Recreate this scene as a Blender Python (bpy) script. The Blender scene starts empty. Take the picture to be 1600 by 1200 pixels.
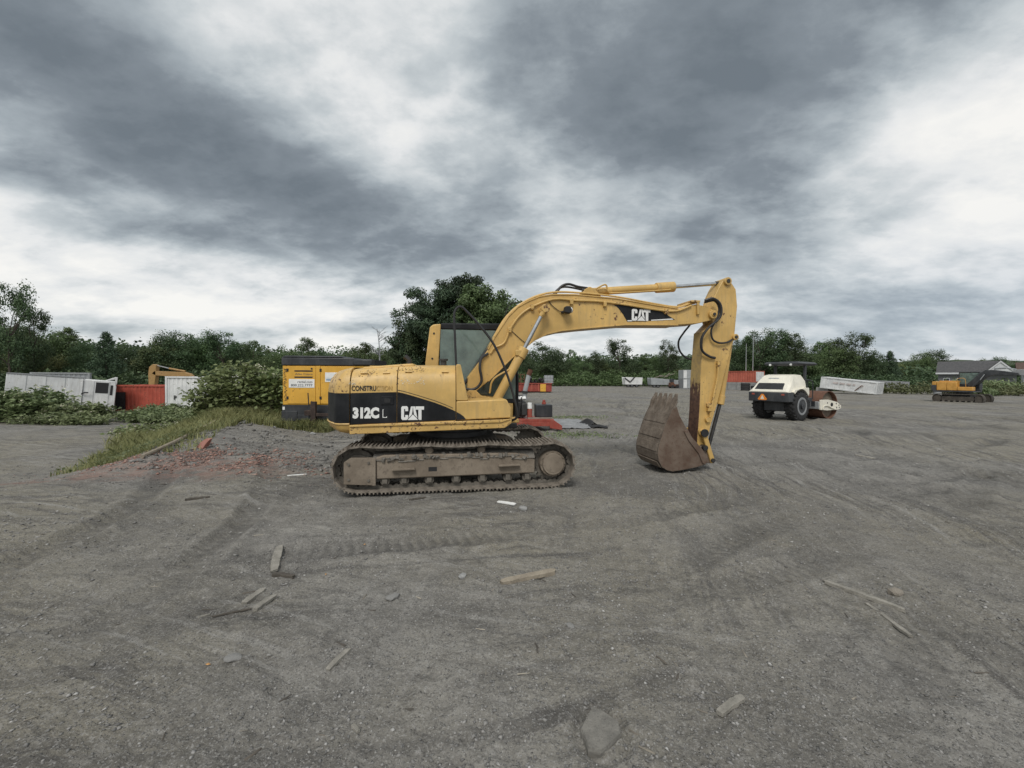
import bpy, bmesh, math, random
import numpy as np
from mathutils import Vector, Matrix, Euler

S = bpy.context.scene
COL = S.collection
PI = math.pi
R = math.radians

# ------------------------------------------------------------------ camera
cam_d = bpy.data.cameras.new('camera')
cam = bpy.data.objects.new('camera', cam_d)
COL.objects.link(cam)
cam_d.sensor_width = 36.0
cam_d.lens = 36.0 * 660.0 / 1600.0
cam_d.clip_start = 0.05
cam_d.clip_end = 20000
_pit = math.atan(10 / 660.0); _rho = R(0.35)
_f = Vector((0, math.cos(_pit), -math.sin(_pit))); _r0 = Vector((1, 0, 0)); _u0 = _r0.cross(_f)
_r = _r0 * math.cos(_rho) + _u0 * math.sin(_rho); _u = _r.cross(_f)
cam.matrix_world = Matrix(((_r.x, _u.x, -_f.x, 0), (_r.y, _u.y, -_f.y, 0), (_r.z, _u.z, -_f.z, 1.75), (0, 0, 0, 1)))
S.camera = cam

# ------------------------------------------------------------------ view
S.view_settings.view_transform = 'Standard'
S.view_settings.look = 'None'
S.view_settings.exposure = 0.28
S.view_settings.gamma = 1.0
S.view_settings.use_curve_mapping = False
S.cycles.use_denoising = True
S.cycles.max_bounces = 6
S.cycles.diffuse_bounces = 3
S.cycles.glossy_bounces = 3
S.cycles.transmission_bounces = 4
S.cycles.transparent_max_bounces = 8
S.cycles.volume_bounces = 0
S.cycles.caustics_reflective = False
S.cycles.caustics_refractive = False

# ------------------------------------------------------------------ node helper
class NT:
    def __init__(s, tree):
        s.t = tree; s.n = tree.nodes; s.l = tree.links
    def node(s, typ, **kw):
        n = s.n.new(typ)
        for k, v in kw.items(): setattr(n, k, v)
        return n
    def put(s, sock, v):
        if isinstance(v, bpy.types.NodeSocket): s.l.new(v, sock)
        elif v is not None:
            if isinstance(v, (tuple, list)) and sock.type == 'RGBA' and len(v) == 3: v = (*v, 1)
            sock.default_value = v
    def m(s, op, a, b=None, c=None, clamp=False):
        n = s.node('ShaderNodeMath', operation=op, use_clamp=clamp)
        s.put(n.inputs[0], a)
        if b is not None: s.put(n.inputs[1], b)
        if c is not None: s.put(n.inputs[2], c)
        return n.outputs[0]
    def mix(s, f, a, b, mode='MIX'):
        n = s.node('ShaderNodeMix', data_type='RGBA', blend_type=mode)
        s.put(n.inputs[0], f); s.put(n.inputs[6], a); s.put(n.inputs[7], b)
        return n.outputs[2]
    def noise(s, vec, scale, detail=4, rough=.55, dist=0, dim='3D', out=0):
        n = s.node('ShaderNodeTexNoise', noise_dimensions=dim)
        if vec is not None: s.put(n.inputs['Vector'], vec)
        n.inputs['Scale'].default_value = scale; n.inputs['Detail'].default_value = detail
        n.inputs['Roughness'].default_value = rough; n.inputs['Distortion'].default_value = dist
        return n.outputs[out]
    def ramp(s, f, stops, interp='LINEAR'):
        n = s.node('ShaderNodeValToRGB'); r = n.color_ramp; r.interpolation = interp
        while len(r.elements) < len(stops): r.elements.new(.5)
        for e, (p, c) in zip(r.elements, stops):
            e.position = p; e.color = (c, c, c, 1) if not isinstance(c, (tuple, list)) else (*c, 1)
        s.put(n.inputs[0], f); return n.outputs[0]
    def mapr(s, v, a, b, c=0., d=1., smooth=True):
        n = s.node('ShaderNodeMapRange', interpolation_type='SMOOTHSTEP' if smooth else 'LINEAR')
        s.put(n.inputs[0], v)
        for i, q in enumerate((a, b, c, d)): n.inputs[i + 1].default_value = q
        return n.outputs[0]
    def mapping(s, vec, loc=(0, 0, 0), rot=(0, 0, 0), scale=(1, 1, 1)):
        n = s.node('ShaderNodeMapping'); s.put(n.inputs[0], vec)
        n.inputs[1].default_value = loc; n.inputs[2].default_value = rot; n.inputs[3].default_value = scale
        return n.outputs[0]
    def along(s, vec, ang, length, width, loc=(0, 0, 0)):
        """coordinates for marks drawn out along a direction"""
        n = s.node('ShaderNodeMapping', vector_type='TEXTURE'); s.put(n.inputs[0], vec)
        n.inputs[1].default_value = loc; n.inputs[2].default_value = (0, 0, ang); n.inputs[3].default_value = (length, width, 1)
        return n.outputs[0]
    def xyz(s, x, y, z):
        n = s.node('ShaderNodeCombineXYZ'); s.put(n.inputs[0], x); s.put(n.inputs[1], y); s.put(n.inputs[2], z); return n.outputs[0]
    def sep(s, v):
        n = s.node('ShaderNodeSeparateXYZ'); s.put(n.inputs[0], v); return n.outputs

# ------------------------------------------------------------------ world: overcast sky, nishita behind a procedural cloud deck
SUN_EL, SUN_AZ = R(50), R(192)      # azimuth clockwise from +Y: behind the camera, a little left
W = bpy.data.worlds.new('World'); S.world = W; W.use_nodes = True
W.cycles.sampling_method = 'MANUAL'; W.cycles.sample_map_resolution = 512
w = NT(W.node_tree); w.n.clear()
w_out = w.node('ShaderNodeOutputWorld')
sky = w.node('ShaderNodeTexSky', sky_type='NISHITA')
sky.sun_disc = False; sky.sun_elevation = SUN_EL; sky.sun_rotation = SUN_AZ
bg1 = w.node('ShaderNodeBackground'); bg1.inputs[1].default_value = 0.08
w.l.new(sky.outputs[0], bg1.inputs[0])
tc = w.node('ShaderNodeTexCoord')
dx, dy, dz = w.sep(tc.outputs['Generated'])
zc = w.m('MAXIMUM', dz, 0.0)
den = w.m('ADD', zc, 0.30)
plane = w.xyz(w.m('DIVIDE', dx, den), w.m('DIVIDE', dy, den), 0.0)
wn = w.node('ShaderNodeTexNoise'); w.put(wn.inputs['Vector'], w.mapping(plane, (3.1, 1.7, 0), (0, 0, .5), (.55, .8, 1)))
wn.inputs['Scale'].default_value = 1.0; wn.inputs['Detail'].default_value = 5; wn.inputs['Roughness'].default_value = .5
wsx, wsy, wsz = w.sep(wn.outputs['Color'])
ae = w.xyz(w.m('ADD', w.m('ARCTAN2', dx, dy), w.m('MULTIPLY', w.m('SUBTRACT', wsx, .5), .46)),
           w.m('ADD', w.m('ARCSINE', dz), w.m('MULTIPLY', w.m('SUBTRACT', wsy, .5), .22)), 0.0)
acc = 0.29
def blob(prev, az, el, rx, ry, rot, amp):
    """a cloud mass centred on a direction (azimuth, elevation), radii and tilt in degrees"""
    mp = w.node('ShaderNodeMapping', vector_type='TEXTURE')
    w.put(mp.inputs[0], ae); mp.inputs[1].default_value = (R(az), R(el), 0); mp.inputs[2].default_value = (0, 0, R(rot)); mp.inputs[3].default_value = (2.1 * R(rx), 2.1 * R(ry), 1)
    g = w.node('ShaderNodeTexGradient', gradient_type='SPHERICAL'); w.l.new(mp.outputs[0], g.inputs[0])
    return w.m('ADD', prev, w.mapr(g.outputs[1], 0, 1, 0, amp))
for b_ in [
    # azimuth, elevation, rx, ry, tilt, darkness
    (23, 36.5, 17, 15, 10, 0.49),
    (15.3, 29.7, 13, 10, 0, 0.35),
    (29.9, 28.3, 14, 9, 14, 0.27),
    (38.8, 31.6, 12, 7, 24, 0.28),
    (1.7, 40.3, 8, 9, 0, 0.24),
    (-49, 24.6, 13, 8, -24, 0.55),
    (-40.3, 23.4, 12, 6, -24, 0.49),
    (-29.3, 21.6, 12, 5, -22, 0.44),
    (-15.3, 19.3, 12, 5, -10, 0.43),
    (-5.2, 23.6, 8, 5, -20, 0.27),
    (-21.5, 20.1, 16, 7, -18, 0.17),
    (-31.2, 33.5, 15, 12, -25, -0.15),
    (-16.9, 33.7, 10, 9, -30, -0.15),
    (4.3, 29.9, 4.5, 4, 0, -0.15),
    (9.9, 24, 4, 2.6, 0, -0.15),
    (-9.5, 38.4, 4, 7, 0, -0.08),
    (-44.1, 11.7, 20, 8, -12, -0.21),
    (-29.9, 11.1, 16, 5, -8, -0.15),
    (-48.3, 16.3, 10, 5, -25, -0.12),
    (45.9, 21.9, 14, 7, 28, -0.17),
    (50.1, 18.3, 10, 8, 10, -0.15),
    (23, 18.5, 12, 4, 10, -0.08),
    (8.6, 18.2, 10, 3.5, 10, -0.11),
    (39.8, 13.7, 9, 3, 8, -0.09),
    (29.3, 20.6, 5, 1.8, 8, 0.28),
    (41.8, 18.1, 5, 1.8, 14, 0.24),
    (16.9, 15.4, 16, 2.2, 4, 0.16),
    (44.6, 5.5, 24, 6, 0, 0.27),
    (34.3, 9.2, 15, 2, 3, 0.13),
    (-40.8, 15.7, 7, 1, -10, 0.28),
    (-35.5, 16.2, 5, 1.2, -6, 0.28),
    (-42.3, 5.8, 22, 1.1, 0, 0.24),
    (-25.9, 5.5, 16, 0.9, 0, 0.22),
    (-45.9, 6.7, 16, 0.8, -2, 0.16),
    (-20, 9.7, 12, 1.4, -4, 0.16),
    ]:
    acc = blob(acc, *b_)
n1 = w.noise(w.mapping(plane, (7.3, 2.1, 0), (0, 0, -.35), (.9, 1.05, 1)), 1.9, 10, .58, .08)
n2 = w.noise(w.mapping(plane, (1.3, 9.2, 0), (0, 0, .45), (.75, 1.2, 1)), 5.2, 9, .60, .12)
n3 = w.noise(w.mapping(plane, (5.2, 3.3, 0), (0, 0, .2), (.9, 1.05, 1)), 3.0, 8, .56, .0)
puff = w.m('ABSOLUTE', w.m('SUBTRACT', n3, .5))                     # billowed, crisp light edges
acc = w.m('ADD', acc, w.m('MULTIPLY', w.m('SUBTRACT', n1, .5), .85))
acc = w.m('ADD', acc, w.mapr(n1, .38, .62, -.08, .08))              # firmer cloud edges
acc = w.m('ADD', acc, w.m('MULTIPLY', w.m('SUBTRACT', n2, .5), .30))
acc = w.m('ADD', acc, w.mapr(n2, .42, .59, -.055, .055))
acc = w.m('ADD', acc, w.m('MULTIPLY', w.m('SUBTRACT', puff, .09), 1.35))
acc = w.m('SUBTRACT', acc, w.mapr(dz, .26, .02, 0, .14))
cloud = w.ramp(w.m('ADD', w.m('MULTIPLY', acc, .66), .16), [(0.0, (.80, .79, .76)), (.20, (.675, .685, .685)), (.38, (.485, .52, .535)), (.56, (.32, .358, .383)), (.76, (.197, .225, .25)), (1.0, (.138, .162, .183))])
# thin cloud toward the horizon turns bluer on the right-hand side of the sky
bl = w.m('MULTIPLY', w.mapr(dx, .25, .85), w.mapr(dz, .32, .02))
cloud = w.mix(w.m('MULTIPLY', bl, .35), cloud, (.36, .43, .53))
bg2 = w.node('ShaderNodeBackground'); w.l.new(cloud, bg2.inputs[0]); bg2.inputs[1].default_value = 1.0
msh = w.node('ShaderNodeMixShader'); msh.inputs[0].default_value = .94
w.l.new(bg1.outputs[0], msh.inputs[1]); w.l.new(bg2.outputs[0], msh.inputs[2]); w.l.new(msh.outputs[0], w_out.inputs[0])

# ------------------------------------------------------------------ sun behind the cloud deck
sun_d = bpy.data.lights.new('sun', 'SUN'); sun = bpy.data.objects.new('sun', sun_d); COL.objects.link(sun)
sun_d.energy = 1.5; sun_d.angle = R(20); sun_d.color = (1.0, .965, .91)
_sd = Vector((math.sin(SUN_AZ) * math.cos(SUN_EL), math.cos(SUN_AZ) * math.cos(SUN_EL), math.sin(SUN_EL)))
sun.rotation_euler = _sd.to_track_quat('Z', 'Y').to_euler()

# ------------------------------------------------------------------ mesh helpers
def smooth(me, ang=35):
    me.polygons.foreach_set('use_smooth', np.ones(len(me.polygons), dtype=bool))
    try: me.set_sharp_from_angle(angle=R(ang))
    except Exception: pass

class MB:
    """collects shapes; build() links them as ONE mesh object"""
    def __init__(s): s.v = []; s.f = []
    def add(s, vs, fs, M=None):
        o = len(s.v)
        if M is not None: vs = [M @ Vector(p) for p in vs]
        s.v += [tuple(p) for p in vs]; s.f += [tuple(i + o for i in f) for f in fs]; return s
    def box(s, c, d, M=None, rot=None):
        x, y, z = d[0] / 2, d[1] / 2, d[2] / 2
        vs = [Vector((a * x, b * y, e * z)) for e in (-1, 1) for b in (-1, 1) for a in (-1, 1)]
        if rot is not None:
            q = Euler(rot).to_matrix(); vs = [q @ p for p in vs]
        vs = [p + Vector(c) for p in vs]
        return s.add(vs, [(0, 2, 3, 1), (4, 5, 7, 6), (0, 1, 5, 4), (2, 6, 7, 3), (0, 4, 6, 2), (1, 3, 7, 5)], M)
    def bb(s, x0, x1, y0, y1, z0, z1, M=None): return s.box(((x0 + x1) / 2, (y0 + y1) / 2, (z0 + z1) / 2), (abs(x1 - x0), abs(y1 - y0), abs(z1 - z0)), M)
    def prism(s, pts, a, b, axis='y', M=None):
        """closed 2-D outline extruded: axis y -> pts (x,z); axis x -> (y,z); axis z -> (x,y)"""
        ar = sum(pts[i][0] * pts[(i + 1) % len(pts)][1] - pts[(i + 1) % len(pts)][0] * pts[i][1] for i in range(len(pts)))
        if ar < 0: pts = pts[::-1]
        n = len(pts)
        P = {'y': lambda p, t: (p[0], t, p[1]), 'x': lambda p, t: (t, p[0], p[1]), 'z': lambda p, t: (p[0], p[1], t)}[axis]
        if axis == 'y': lo, hi = max(a, b), min(a, b)
        else: lo, hi = min(a, b), max(a, b)
        vs = [P(p, lo) for p in pts] + [P(p, hi) for p in pts]
        fs = [tuple(range(n - 1, -1, -1)), tuple(range(n, 2 * n))] + [(i, (i + 1) % n, n + (i + 1) % n, n + i) for i in range(n)]
        return s.add(vs, fs, M)
    def cyl(s, p0, p1, r0, r1=None, n=16, M=None, cap=True):
        if r1 is None: r1 = r0
        p0, p1 = Vector(p0), Vector(p1); d = (p1 - p0).normalized()
        t = Vector((0, 0, 1)) if abs(d.z) < .9 else Vector((1, 0, 0)); a = d.cross(t).normalized(); b = d.cross(a)
        vs = [p0 + (a * math.cos(2 * PI * i / n) + b * math.sin(2 * PI * i / n)) * r0 for i in range(n)] + [p1 + (a * math.cos(2 * PI * i / n) + b * math.sin(2 * PI * i / n)) * r1 for i in range(n)]
        fs = [(i, n + i, n + (i + 1) % n, (i + 1) % n) for i in range(n)]
        if cap: fs += [tuple(range(n)), tuple(range(2 * n - 1, n - 1, -1))]
        return s.add(vs, fs, M)
    def ring(s, p0, p1, ro, ri, n=24, M=None):
        p0, p1 = Vector(p0), Vector(p1); d = (p1 - p0).normalized()
        t = Vector((0, 0, 1)) if abs(d.z) < .9 else Vector((1, 0, 0)); a = d.cross(t).normalized(); b = d.cross(a)
        vs = []
        for p, r in ((p0, ro), (p1, ro), (p1, ri), (p0, ri)):
            vs += [p + (a * math.cos(2 * PI * i / n) + b * math.sin(2 * PI * i / n)) * r for i in range(n)]
        fs = []
        for k in range(4):
            k2 = (k + 1) % 4
            fs += [(k * n + i, k2 * n + i, k2 * n + (i + 1) % n, k * n + (i + 1) % n) for i in range(n)]
        return s.add(vs, fs, M)
    def tube(s, pts, r, n=8, M=None, sub=6):
        pts = [Vector(p) for p in pts]
        if sub > 1 and len(pts) > 2:      # catmull-rom
            q = [pts[0] * 2 - pts[1]] + pts + [pts[-1] * 2 - pts[-2]]; o = []
            for i in range(1, len(q) - 2):
                for k in range(sub):
                    t = k / sub; a, b, c, d = q[i - 1], q[i], q[i + 1], q[i + 2]
                    o.append(.5 * ((2 * b) + (c - a) * t + (2 * a - 5 * b + 4 * c - d) * t * t + (3 * b - a - 3 * c + d) * t ** 3))
            pts = o + [pts[-1]]
        vs = []; fs = []; up = Vector((.013, .021, 1)); rr = r if isinstance(r, (list, tuple)) else None
        for i, p in enumerate(pts):
            d = (pts[min(i + 1, len(pts) - 1)] - pts[max(i - 1, 0)]).normalized()
            a = d.cross(up)
            if a.length < .05: a = d.cross(Vector((1, 0, 0)))
            a.normalize(); b = d.cross(a); up = -b if b.dot(up) < 0 else b
            a = d.cross(up).normalized(); b = d.cross(a)
            rad = r if rr is None else rr[0] + (rr[1] - rr[0]) * i / max(1, len(pts) - 1)
            vs += [p + (a * math.cos(2 * PI * k / n) + b * math.sin(2 * PI * k / n)) * rad for k in range(n)]
        for i in range(len(pts) - 1):
            fs += [(i * n + k, (i + 1) * n + k, (i + 1) * n + (k + 1) % n, i * n + (k + 1) % n) for k in range(n)]
        e = (len(pts) - 1) * n
        fs += [tuple(range(n)), tuple(range(e + n - 1, e - 1, -1))]
        return s.add(vs, fs, M)
    def loft(s, rings, M=None, cap=True):
        n = len(rings[0]); vs = [p for r_ in rings for p in r_]; fs = []
        for k in range(len(rings) - 1):
            fs += [(k * n + i, k * n + (i + 1) % n, (k + 1) * n + (i + 1) % n, (k + 1) * n + i) for i in range(n)]
        if cap: fs += [tuple(range(n - 1, -1, -1)), tuple(range((len(rings) - 1) * n, len(rings) * n))]
        return s.add(vs, fs, M)
    def mesh(s, name):
        me = bpy.data.meshes.new(name); me.from_pydata(s.v, [], s.f); me.update()
        bm = bmesh.new(); bm.from_mesh(me); bmesh.ops.recalc_face_normals(bm, faces=bm.faces); bm.to_mesh(me); bm.free()
        return me
    def build(s, name, mat, parent=None, bevel=0, ang=35, seg=2, loc=None, rot=None):
        me = s.mesh(name); me.materials.append(mat)
        smooth(me, ang)
        o = bpy.data.objects.new(name, me); COL.objects.link(o)
        if parent is not None: o.parent = parent
        if loc is not None: o.location = loc
        if rot is not None: o.rotation_euler = rot
        if bevel:
            b = o.modifiers.new('bevel', 'BEVEL'); b.width = bevel; b.segments = seg; b.limit_method = 'ANGLE'; b.angle_limit = R(30); b.harden_normals = False
        return o

def np_mesh(name, V, F, mat, parent=None, sm=False):
    V = np.asarray(V, dtype=np.float32); F = np.asarray(F, dtype=np.int32); k = F.shape[1]
    me = bpy.data.meshes.new(name)
    me.vertices.add(len(V)); me.vertices.foreach_set('co', V.ravel())
    me.loops.add(F.size); me.loops.foreach_set('vertex_index', F.ravel())
    me.polygons.add(len(F)); me.polygons.foreach_set('loop_start', np.arange(0, F.size, k, dtype=np.int32))
    if sm: me.polygons.foreach_set('use_smooth', np.ones(len(F), dtype=bool))
    me.update(calc_edges=True)
    me.materials.append(mat)
    if parent == 'mesh': return me
    o = bpy.data.objects.new(name, me); COL.objects.link(o)
    if parent is not None: o.parent = parent
    return o

def obj_of(name, me, parent=None, loc=None, rot=None, sc=None):
    o = bpy.data.objects.new(name, me); COL.objects.link(o)
    if parent is not None: o.parent = parent
    if loc is not None: o.location = loc
    if rot is not None: o.rotation_euler = rot
    if sc is not None: o.scale = sc
    return o

def tag(o, label=None, cat=None, group=None, kind=None):
    if label: o['label'] = label
    if cat: o['category'] = cat
    if group: o['group'] = group
    if kind: o['kind'] = kind
    return o

def empty(name, label, cat, loc=(0, 0, 0), rz=0, group=None):
    o = bpy.data.objects.new(name, None); COL.objects.link(o)
    o.location = loc; o.rotation_euler = (0, 0, rz); o.empty_display_size = .2
    return tag(o, label, cat, group)

def text_part(name, body, mat, parent, x, z, height, width, y, bold=.02, face=1, outline=False, zrot=0, plane='xz', depth=.0015):
    """flat lettering facing -y at local y (plane xz), lower-left corner (x,z), stretched to the given size"""
    cu = bpy.data.curves.new('t', 'FONT'); cu.body = body; cu.offset = bold; cu.resolution_u = 3
    o = bpy.data.objects.new('t', cu); COL.objects.link(o)
    bpy.context.view_layer.update()
    me = bpy.data.meshes.new_from_object(o.evaluated_get(bpy.context.evaluated_depsgraph_get()))
    bpy.data.objects.remove(o)
    n = len(me.vertices); c = np.zeros(n * 3); me.vertices.foreach_get('co', c); c = c.reshape(-1, 3)
    c -= c.min(0); ext = c.max(0)
    q = np.zeros_like(c); q[:, 0] = x + c[:, 0] / ext[0] * width; q[:, 1] = y; q[:, 2] = z + c[:, 1] / ext[1] * height
    me.vertices.foreach_set('co', q.astype(np.float32).ravel()); me.name = name
    me.materials.clear(); me.materials.append(mat); me.update()
    p = bpy.data.objects.new(name, me); COL.objects.link(p); p.parent = parent
    return p

# ------------------------------------------------------------------ numpy noise and terrain
_rs = np.random.RandomState(11); _perm = _rs.permutation(1024).astype(np.int64)
def pn(x, y, seed=0):
    x = np.asarray(x, float); y = np.asarray(y, float)
    xi = np.floor(x).astype(np.int64); yi = np.floor(y).astype(np.int64); xf = x - xi; yf = y - yi
    u = xf * xf * xf * (xf * (xf * 6 - 15) + 10); v = yf * yf * yf * (yf * (yf * 6 - 15) + 10)
    def gr(ix, iy, fx, fy):
        h = _perm[(_perm[(ix + seed * 57) & 1023] + iy + seed * 131) & 1023]; a = h * (2 * PI / 1024)
        return np.cos(a) * fx + np.sin(a) * fy
    a = gr(xi, yi, xf, yf); b = gr(xi + 1, yi, xf - 1, yf); c = gr(xi, yi + 1, xf, yf - 1); d = gr(xi + 1, yi + 1, xf - 1, yf - 1)
    return (a + u * (b - a)) * (1 - v) + (c + u * (d - c)) * v
def fbm(x, y, o=4, seed=0, g=.5):
    s = 0; a = 1; f = 1
    for k in range(o): s = s + a * pn(x * f, y * f, seed + k); a *= g; f *= 2.03
    return s
def sst(a, b, x):
    t = np.clip((np.asarray(x, float) - a) / (b - a), 0, 1); return t * t * (3 - 2 * t)
def tz0(x, y):
    """the lie of the land: a level yard pad, its grassy bank on the left and the lower road beyond"""
    x = np.asarray(x, float); y = np.asarray(y, float)
    e = x + 7.3 + .42 * (y - 8)                                   # signed distance-like: <0 beyond the bank
    on = sst(5.5, 9.5, y)
    drop = sst(.3, -2.6, e) * on * (.5 + .45 * sst(14, 28, y))
    berm = np.exp(-((e - 1.0) / 1.6) ** 2) * sst(7.8, 11.5, y) * (1 - sst(13.5, 17, y)) * .34 * (1 + .35 * pn(x * .9, y * .9, 77) + .2 * pn(x * 2.3, y * 2.3, 78))
    roll = .05 * pn(x * .11, y * .11, 3) * sst(9, 20, np.hypot(x, y))
    return berm - drop + roll
RUTS = [  # centre x, y, radius, width, depth, lug pitch, start/end angle
    (-28, 12, 32.6, .40, .035, .15, -.45, .5), (-28, 12, 34.3, .40, .035, .15, -.45, .5), (-20, 5, 27.6, .38, .03, .13, -.2, .7), (-20, 5, 29.2, .38, .03, .13, -.2, .7),
    (42, 18, 34.2, .42, .035, .16, 2.5, 3.6), (42, 18, 36.1, .42, .035, .16, 2.5, 3.6), (30, 2, 22.0, .38, .03, .14, 2.0, 3.2), (30, 2, 23.7, .38, .03, .14, 2.0, 3.2),
    (2, 30, 21.5, .40, .035, .15, -1.5, -.2), (2, 30, 23.2, .40, .035, .15, -1.5, -.2), (-6, 24, 20.2, .34, .03, .12, -1.5, -.3), (-6, 24, 21.9, .34, .03, .12, -1.5, -.3),
    (-14, 2, 9.6, .34, .03, .12, -.4, .9), (-14, 2, 11.2, .34, .03, .12, -.4, .9), (-3, -7, 9.9, .30, .02, .11, 1.0, 2.3), (10, -6, 11.4, .34, .022, .12, 1.5, 2.6), (10, -6, 13.0, .34, .022, .12, 1.5, 2.6),
    (60, 24, 48.0, .44, .04, .17, 2.8, 3.5), (60, 24, 50.0, .44, .04, .17, 2.8, 3.5), (-40, -2, 44.5, .4, .03, .14, 0, .6)]
def tz(x, y, want_rut=False):
    x = np.asarray(x, float); y = np.asarray(y, float)
    z = tz0(x, y); rut = np.zeros(x.shape)
    r = np.hypot(x, y); near = 1 - sst(60, 140, r)
    z = z + near * (.045 * fbm(x * .55, y * .55, 3, 5) + .030 * fbm(x * 1.9 + 7, y * 1.9, 3, 9) + .026 * np.abs(fbm(x * 4.6, y * 4.6, 3, 15)) + .010 * fbm(x * 14, y * 14, 3, 21))
    # long drag marks running with the traffic
    wx = x + 1.2 * pn(x * .2, y * .2, 31); wy = y + 1.2 * pn(x * .2 + 9, y * .2, 32)
    z = z + near * .024 * sst(2.0, 5, y) * (pn(wy * .35, wx * 3.6 - wy * .5, 41) * sst(-2, 3, x + 5 * pn(x * .16, y * .16, 47)) + .7 * pn(wx * .5 + wy * .4, wy * 4.5 - wx * 1.4, 42) * sst(3, -2, x + 5 * pn(x * .16, y * .16, 47)))
    for cx, cy, Rr, wd, dp, lp, a0, a1 in RUTS:
        d = np.hypot(x - cx, y - cy) - Rr + .15 * pn(x * .5, y * .5, 50); a = np.arctan2(y - cy, x - cx)
        m = (np.abs(d) < wd * 1.3) & (a > a0) & (a < a1)
        if not m.any(): continue
        dd = d[m] / (wd / 2); s_ = a[m] * Rr
        fade = sst(-.25, .35, pn(x[m] * .33, y[m] * .33, 61)) * sst(a0, a0 + .15, a[m]) * (1 - sst(a1 - .15, a1, a[m])) * sst(2.4, 4.2, r[m])
        prof = -np.exp(-dd ** 4) + .55 * np.exp(-((np.abs(dd) - 1.35) / .35) ** 2)
        lug = np.sin(2 * PI * (s_ / lp + .35 * np.abs(dd))) * (np.abs(dd) < 1)
        zz = z[m] + fade * (1.5 * dp * prof + .010 * lug); z[m] = zz; rut[m] = np.maximum(rut[m], fade * np.exp(-dd ** 4) * (.72 + .28 * np.sign(lug)))
    # hollow round the half-buried rock
    q_ = np.sqrt(((x - .45) / .125) ** 2 + ((y - 2.05) / .155) ** 2); z = z - .032 * np.exp(-((q_ - .95) / .22) ** 2)
    return (z, rut) if want_rut else z
def tzf(x, y): return float(tz(np.array([x]), np.array([y]))[0])

# ------------------------------------------------------------------ materials
def new_mat(name):
    m = bpy.data.materials.new(name); m.use_nodes = True; t = NT(m.node_tree); t.n.clear()
    out = t.node('ShaderNodeOutputMaterial'); b = t.node('ShaderNodeBsdfPrincipled'); t.l.new(b.outputs[0], out.inputs[0])
    return m, t, b
def coords(t, kind='Object'): return t.node('ShaderNodeTexCoord').outputs[kind]
def bump(t, b, h, strength=.3, dist=.01):
    n = t.node('ShaderNodeBump'); n.inputs['Strength'].default_value = strength; n.inputs['Distance'].default_value = dist
    t.put(n.inputs['Height'], h); t.l.new(n.outputs[0], b.inputs['Normal'])

def paint(name, col, rough=.45, dirt=(.20, .17, .13), amt=.35, scale=3.0, rust=0., metal=0., fade=.12, bumpy=.05):
    """old machine paint: sun-faded patches, dust streaks, chips showing rust"""
    m, t, b = new_mat(name); c = coords(t)
    n1 = t.noise(c, scale, 6, .6); n2 = t.noise(c, scale * 7, 5, .65); n3 = t.noise(t.mapping(c, (3, 1, 2), (0, 0, 0), (9, 9, 1.2)), scale, 4, .6)
    light = tuple(min(1, x * (1 + fade * 1.6) + .02 * fade) for x in col); dark = tuple(x * (1 - fade) for x in col)
    k = t.mix(t.mapr(n1, .35, .68), dark, light)
    dm = t.m('MULTIPLY', t.mapr(t.m('ADD', t.m('MULTIPLY', n1, .5), t.m('MULTIPLY', n3, .55)), .46, .72), amt)
    k = t.mix(dm, k, dirt)
    k = t.mix(t.m('MULTIPLY', t.mapr(n2, .52, .74), amt * .55), k, dirt)
    if rust > 0:
        rm = t.mapr(t.m('ADD', t.m('MULTIPLY', n2, .6), t.m('MULTIPLY', n1, .4)), .66 - .16 * rust, .70 - .14 * rust)
        k = t.mix(rm, k, t.mix(n2, (.05, .025, .015), (.16, .07, .035)))
    t.put(b.inputs['Base Color'], k)
    t.put(b.inputs['Roughness'], t.m('ADD', t.m('MULTIPLY', n2, .3), rough - .12)); b.inputs['Metallic'].default_value = metal
    if bumpy: bump(t, b, n2, bumpy, .01)
    return m

def plain(name, col, rough=.6, metal=0., var=.2, scale=8):
    m, t, b = new_mat(name); c = coords(t); n = t.noise(c, scale, 5, .6)
    t.put(b.inputs['Base Color'], t.mix(t.mapr(n, .3, .7), tuple(x * (1 - var) for x in col), tuple(min(1, x * (1 + var)) for x in col)))
    t.put(b.inputs['Roughness'], t.m('ADD', t.m('MULTIPLY', n, .2), rough - .1)); b.inputs['Metallic'].default_value = metal
    return m

def mud(name, c1, c2, c3, scale=5, bs=.6):
    """caked dirt over steel"""
    m, t, b = new_mat(name); c = coords(t)
    n1 = t.noise(c, scale, 8, .62); n2 = t.noise(c, scale * 6, 6, .7)
    k = t.mix(t.mapr(n1, .32, .68), c1, c2); k = t.mix(t.mapr(n2, .5, .75), k, c3)
    t.put(b.inputs['Base Color'], k); b.inputs['Roughness'].default_value = .92
    bump(t, b, t.m('ADD', n1, t.m('MULTIPLY', n2, .5)), bs, .02)
    return m

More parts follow.
